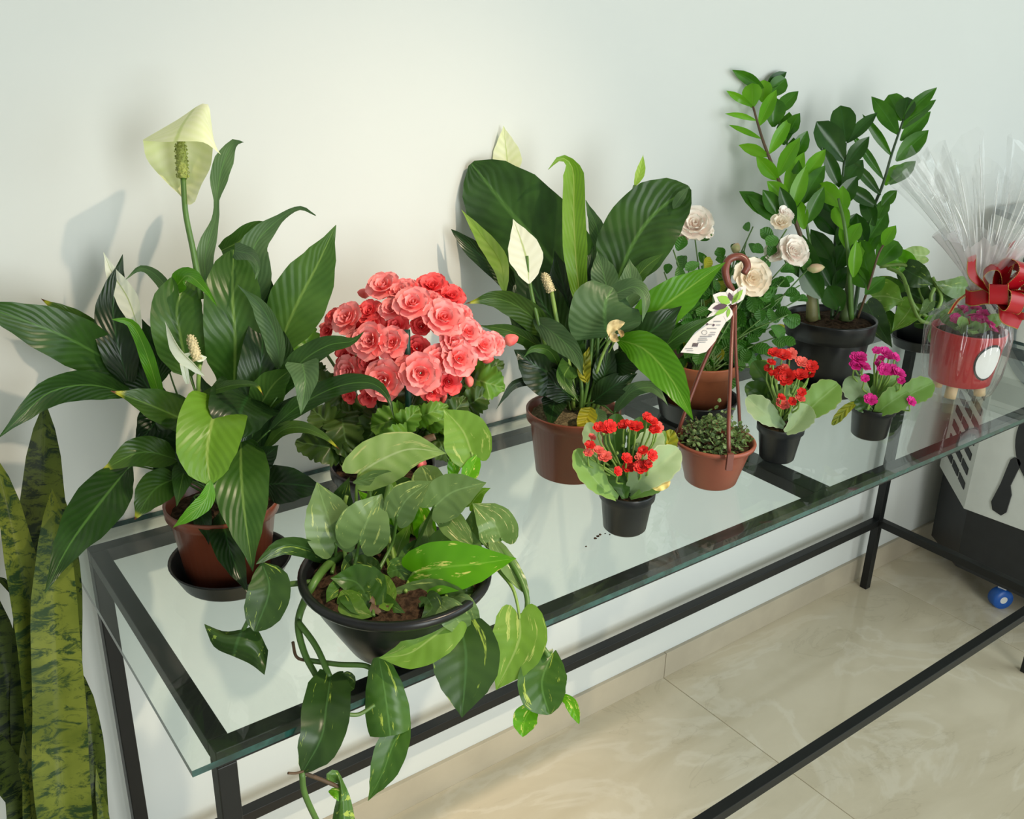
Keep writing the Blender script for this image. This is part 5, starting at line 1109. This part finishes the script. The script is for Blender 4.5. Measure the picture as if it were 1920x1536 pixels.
# white oval with a dark outline on the pot side
vd = Vector((CAM.x-cG.x, CAM.y-cG.y, 0)).normalized(); a0 = math.atan2(vd.y, vd.x)
def potpt(da, h, o):
    r = .0545+(.066-.0545)*((h-.029)/.1)+o; return cG+Vector((r*math.cos(a0+da), r*math.sin(a0+da), h))
def oval(name, o, sa, sh, mat):
    V = [potpt(.78, .082, o)]+[potpt(.78+sa*math.cos(2*PI*k/28), .082+sh*math.sin(2*PI*k/28), o) for k in range(28)]
    return mesh_obj(name, V, [(0, 1+k, 1+(k+1) % 28) for k in range(28)], mat, gift)
oval('oval_outline', .0012, .46, .036, MT['black']); oval('white_oval', .0022, .41, .032, MT['white'])
gr = random.Random(3)
for k in range(16):
    a = gr.uniform(0, 6.28); r = .05*math.sqrt(gr.random()); o = bpy.data.objects.new('flower', KF['mag']); COL.objects.link(o); o.parent = gift
    o.matrix_basis = Matrix.Translation((r*math.cos(a), r*math.sin(a), .134+gr.random()*.022)) @ basis(Vector((gr.gauss(0, .5), gr.gauss(0, .5), 1))) @ Matrix.Diagonal((.011,)*3+(1,))
for k in range(9):
    a = gr.uniform(0, 6.28); b = cG+Vector((.02*math.cos(a), .02*math.sin(a), .122)); e = cG+Vector((.055*math.cos(a), .055*math.sin(a), .140+.01*gr.random()))
    V, Fc, UV = leafgeo([b, b.lerp(e, .5)+Vector((0, 0, .01)), e], .026, 'kal', ns=10); mesh_obj('leaf', V, Fc, MT['kal'], gift, uvs=UV)
MT['cello'] = film('clear_cellophane', (1, 1, 1), .0, .04, rough=.05, hcol=(1, 1, 1), cap=.10)
MT['tissue'] = film('white_tissue_film', (.95, .93, .94), .02, .30, rough=.4, hcol=(1, .93, .94))
NK = .196; cn_ = Vector((cG.x, cG.y, cG.z+NK))
V, Fc = [], []; sg = 120; prof = [(.050, .002), (.060, .012), (.071, .05), (.0745, .09), (.074, .125), (.066, .150), (.045, .172), (.022, .188), (.011, NK)]
for i, (r, z) in enumerate(prof):
    for k in range(sg):
        a = 2*PI*k/sg; pl_ = .045*math.sin(a*13+i*.25)+.03*math.sin(a*29+1)+.03*noise.noise((math.cos(a)*3, math.sin(a)*3, i*.5)); f_ = 1+pl_*(.5 if i < 4 else 1.2)
        V.append(cG+Vector((r*f_*math.cos(a), r*f_*math.sin(a), z)))
for i in range(len(prof)-1):
    for k in range(sg): k2 = (k+1) % sg; Fc.append((i*sg+k, i*sg+k2, (i+1)*sg+k2, (i+1)*sg+k))
MT['cellob'] = film('clear_cellophane_bag', (1, 1, 1), .02, .035, rough=.05, cap=.4)
mesh_obj('cellophane_bag', V, Fc, MT['cellob'], gift)
def fan(name, h, R, seed, mat, lean, pleats, n=96, m=10, jagf=.35):
    rr = random.Random(seed); V, Fc = [], []; hs = [1-jagf*rr.random() for _ in range(n)]
    for i in range(n):
        a = 2*PI*i/n; hh = h*(hs[i]*.5+.5*hs[(i+1) % n])
        for j in range(m):
            s = j/(m-1); pz = math.sin(a*pleats+seed)*.55+math.sin(a*(pleats*2+3)+seed*2)*.35
            r = .010+(R*s**1.05)*(1+.33*pz*min(1, s*2)); aa = a+.10*math.sin(a*pleats*1.7)*s
            V.append(cn_+lean*(s*s)+Vector((r*math.cos(aa), r*math.sin(aa), hh*s*(1-.10*s*(1+pz)))))
    for i in range(n):
        for j in range(m-1): i2 = (i+1) % n; Fc.append((i*m+j, i2*m+j, i2*m+j+1, i*m+j+1))
    return mesh_obj(name, V, Fc, MT[mat], gift, smooth=True)
MT['crease'] = plain('white_cellophane_glint', (.95, .95, .95), rough=.25, spec=.6, noise_amt=.0)  # white streaks stand in for light glinting along the cellophane creases
def glint_streaks(o, n, m, pick, r):
    vs = [v.co.copy()+wloc(o.parent) for v in o.data.vertices]; gg = []; rr = random.Random(pick)
    for i in range(0, n):
        if rr.random() > .38: continue
        a = rr.randrange(0, m-4); b = rr.randrange(a+3, m); L = [vs[i*m+j]-FW*.0008 for j in range(a, b)]
        gg.append(tubegeo(L, r*rr.uniform(.5, 1.6), n=10, sides=4, tab=[(0, .15), (.4, 1), (.8, .8), (1, .2)]))
    V, Fc = join(*gg); return mesh_obj('cellophane_glint', V, Fc, MT['crease'], gift)
glint_streaks(fan('cellophane_fan', .31, .125, 4, 'cello', RT*-.035, 9), 96, 10, 5, .0010)
glint_streaks(fan('cellophane_fan', .27, .085, 8, 'cello', RT*-.02, 7), 96, 10, 6, .0010)
fan('tissue_fan', .13, .065, 11, 'tissue', RT*-.005, 5, jagf=.2)
# bow
MT['rib'] = plain('red_satin', (.43, .004, .012), rough=.3, spec=.5, noise_amt=.04); MT['gold'] = plain('gold_thread', (.62, .40, .10), rough=.35, metal=.7, noise_amt=.15, scale=300)
bow = bpy.data.objects.new('ribbon_bow', None); COL.objects.link(bow); bow.parent = gift; bow.location = (0, 0, NK)
def ribbon(name, pts, wv, parent, w=.024):
    c = cr(pts, 26); V, Fc = [], []
    for i, q in enumerate(c):
        ww = wv[0].lerp(wv[1], i/25).normalized()*w/2; V += [q-ww, q, q+ww]
    for i in range(25):
        for j in range(2): a = i*3+j; Fc.append((a, a+1, a+4, a+3))
    o = mesh_obj(name, V, Fc, MT['rib'], parent); gg = []
    for e in (0, 2):
        for i in range(25):
            for h in (.25, .75):
                p = V[i*3+e].lerp(V[(i+1)*3+e], h); q = .0011
                gg.append(([p+Vector((q, 0, 0)), p-Vector((q, 0, 0)), p+Vector((0, q, 0)), p-Vector((0, q, 0)), p+Vector((0, 0, q)), p-Vector((0, 0, q))], [(0, 2, 4), (2, 1, 4), (1, 3, 4), (3, 0, 4), (2, 0, 5), (1, 2, 5), (3, 1, 5), (0, 3, 5)]))
    v2, f2 = join(*gg); return o
BN = P(1872, 556, depth(cn_)-.055)
def lp3(dx, dy, dz, L, fat, tw=0, w=.03):
    L *= 1.25; fat *= 1.25
    d = (RT*dx+UP*dy-FW*dz).normalized(); up = (UP-d*UP.dot(d)).normalized()
    if abs(d.dot(UP)) > .8: up = (RT-d*RT.dot(d)).normalized()
    pts = [BN, BN+d*L*.4+up*fat*.8, BN+d*L*.85+up*fat, BN+d*L+up*fat*.1, BN+d*L*.85-up*fat*.7, BN+d*L*.4-up*fat*.5, BN]
    wv = d.cross(up).normalized(); wv = (wv+up*tw).normalized()
    return ribbon('loop', pts, (wv, wv), bow, w)
def edge_gold(o):
    V = [v.co.copy() for v in o.data.vertices]; gg = []
    for e in (0, 2):
        for i in range(25):
            for h in (.2, .7):
                p = V[i*3+e].lerp(V[(i+1)*3+e], h); q = .0012
                gg.append(([p+Vector((q, 0, 0)), p-Vector((q, 0, 0)), p+Vector((0, q, 0)), p-Vector((0, q, 0)), p+Vector((0, 0, q)), p-Vector((0, 0, q))], [(0, 2, 4), (2, 1, 4), (1, 3, 4), (3, 0, 4), (2, 0, 5), (1, 2, 5), (3, 1, 5), (0, 3, 5)]))
    v2, f2 = join(*gg); wl = wloc(o.parent); return [v+wl for v in v2], f2
loops = [lp3(-.5, .9, .3, .045, .014, .5), lp3(.35, .8, .5, .055, .018, .3), lp3(.9, .5, .4, .055, .018, -.2), lp3(1, .0, .5, .055, .018, .2), lp3(.8, -.5, .5, .05, .017, .4), lp3(.2, -.5, 1, .040, .017, .2), lp3(-.5, -.1, 1, .035, .016, .1), lp3(.6, .9, -.3, .06, .018, .4), lp3(1, .3, -.4, .06, .018, 0)]
loops.append(ribbon('tail', [BN, P(1826, 520, depth(BN)-.01), P(1822, 480, depth(BN)-.012)], (RT, RT+UP*.4), bow, .016))
loops.append(ribbon('tail', [BN, P(1890, 500, depth(BN)), P(1902, 452, depth(BN)+.01)], (RT, RT+UP*.5), bow, .02))
loops.append(ribbon('tail', [BN, P(1880, 590, depth(BN)-.01), P(1914, 606, depth(BN)-.005)], (UP, UP+RT*.5), bow, .024))
loops.append(ribbon('tail', [P(1815, 550, depth(cn_)-.02), P(1795, 565, depth(cn_)-.045), P(1780, 588, depth(cn_)-.06)], (RT, RT+UP*.3), bow, .006))
loops.append(ribbon('band', [cn_+Vector((.0135*math.cos(t), .0135*math.sin(t), 0)) for t in [i*2*PI/12 for i in range(13)]], (Vector((0, 0, 1)), Vector((0, 0, 1))), bow, .024))
loops.append(ribbon('band', [P(1810, 556, depth(cn_)-.03), P(1822, 560, depth(cn_)-.042), P(1850, 556, depth(BN)-.002), BN], (UP, UP), bow, .026))
gg = [edge_gold(o) for o in loops]
V, Fc = join(*gg); mesh_obj('gold_edging', V, Fc, MT['gold'], bow)

# ------------------------------------------------------------------ snake plant on the floor by the table's left end
cS = (-.17, .155, 0)
sn = empty('snake_plant', cS, 'mottled snake plant standing on the floor left of the table', 'potted plant')
lathe('pot', pot_prof(.085, .115, .26, .03, .006, .004), cS, MT['black'], sn)
soil(sn, (cS[0], cS[1], .235), .108, 'soil', 15)
TS_ = 1.03
def sbase(dx, dy): return Vector((cS[0]+dx, cS[1]+dy, .24))
for (b, pts, wd, m, kw) in [
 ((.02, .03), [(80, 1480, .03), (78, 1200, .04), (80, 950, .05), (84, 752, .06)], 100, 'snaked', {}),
 ((.04, -.02), [(122, 1530, -.03), (112, 1330, -.02), (102, 1150, -.01), (102, 1010, 0), (97, 916, 0)], 94, 'snake', dict(fold=.22)),
 ((.0, -.01), [(95, 1530, -.01), (78, 1300, 0), (52, 1120, .0), (15, 940, .01), (-12, 850, .02)], 66, 'snake', dict(fold=.3)),
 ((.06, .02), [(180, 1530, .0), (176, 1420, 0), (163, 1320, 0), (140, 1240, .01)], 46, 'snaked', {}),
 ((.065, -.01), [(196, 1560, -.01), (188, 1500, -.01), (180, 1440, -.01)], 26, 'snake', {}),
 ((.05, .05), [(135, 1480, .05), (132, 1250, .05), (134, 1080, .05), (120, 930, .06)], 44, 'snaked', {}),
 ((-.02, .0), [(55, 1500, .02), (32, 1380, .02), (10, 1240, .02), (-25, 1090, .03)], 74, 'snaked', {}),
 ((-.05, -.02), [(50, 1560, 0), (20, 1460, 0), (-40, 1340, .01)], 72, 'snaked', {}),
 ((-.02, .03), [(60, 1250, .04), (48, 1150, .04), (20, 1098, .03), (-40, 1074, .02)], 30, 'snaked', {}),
 ((-.03, -.04), [(62, 1530, -.02), (48, 1440, -.02), (44, 1370, -.02)], 40, 'snake', {})]:
    p3 = [sbase(*b)]+[P(x, y, TS_+dt, False) for x, y, dt in pts]
    leaf(sn, TS_, p3, wd, m, 'snake', wave=.02, ns=26, **(dict(fold=.15) | kw))

# ------------------------------------------------------------------ crumbs of soil on the glass
for k, (x, y, r) in enumerate([(1116, 1010, 2.4), (1121, 1006, 2.6), (1125, 1003, 2), (1135, 1001, 1.4), (1143, 1003, 1.4), (1099, 1025, 1.5), (386, 1178, 1.2), (560, 1238, 1.2)]):
    p = onz(x, y, GZ); r_ = r*depth(p)/F; rn = random.Random(k); V = []; Fc = []
    for i in range(4):
        for j in range(7):
            t = i/3*PI/2; a = 2*PI*j/7; q = r_*(1+rn.uniform(-.35, .5)); V.append(p+Vector((q*math.cos(t)*math.cos(a)*1.3, q*math.cos(t)*math.sin(a), q*math.sin(t)*.8)))
    for i in range(3):
        for j in range(7): j2 = (j+1) % 7; Fc.append((i*7+j, i*7+j2, (i+1)*7+j2, (i+1)*7+j))
    lab = ['leftmost large crumb of soil in the smear left of the front kalanchoe', 'largest crumb of soil in the smear left of the front kalanchoe', 'right-hand dark crumb of the soil smear left of the front kalanchoe', 'small soil crumb between the dark smear and the front kalanchoe pot', 'small soil crumb almost touching the front kalanchoe pot', 'lone soil crumb on the glass below left of the dark smear', 'tiny dirt speck on the glass left of the trailing pothos leaf', 'tiny dirt speck on the glass beside the pothos vine'][k]
    tag(mesh_obj('soil_crumb', V, Fc, MT['soil'], None, smooth=False), lab, 'soil', 'soil crumbs on the glass')
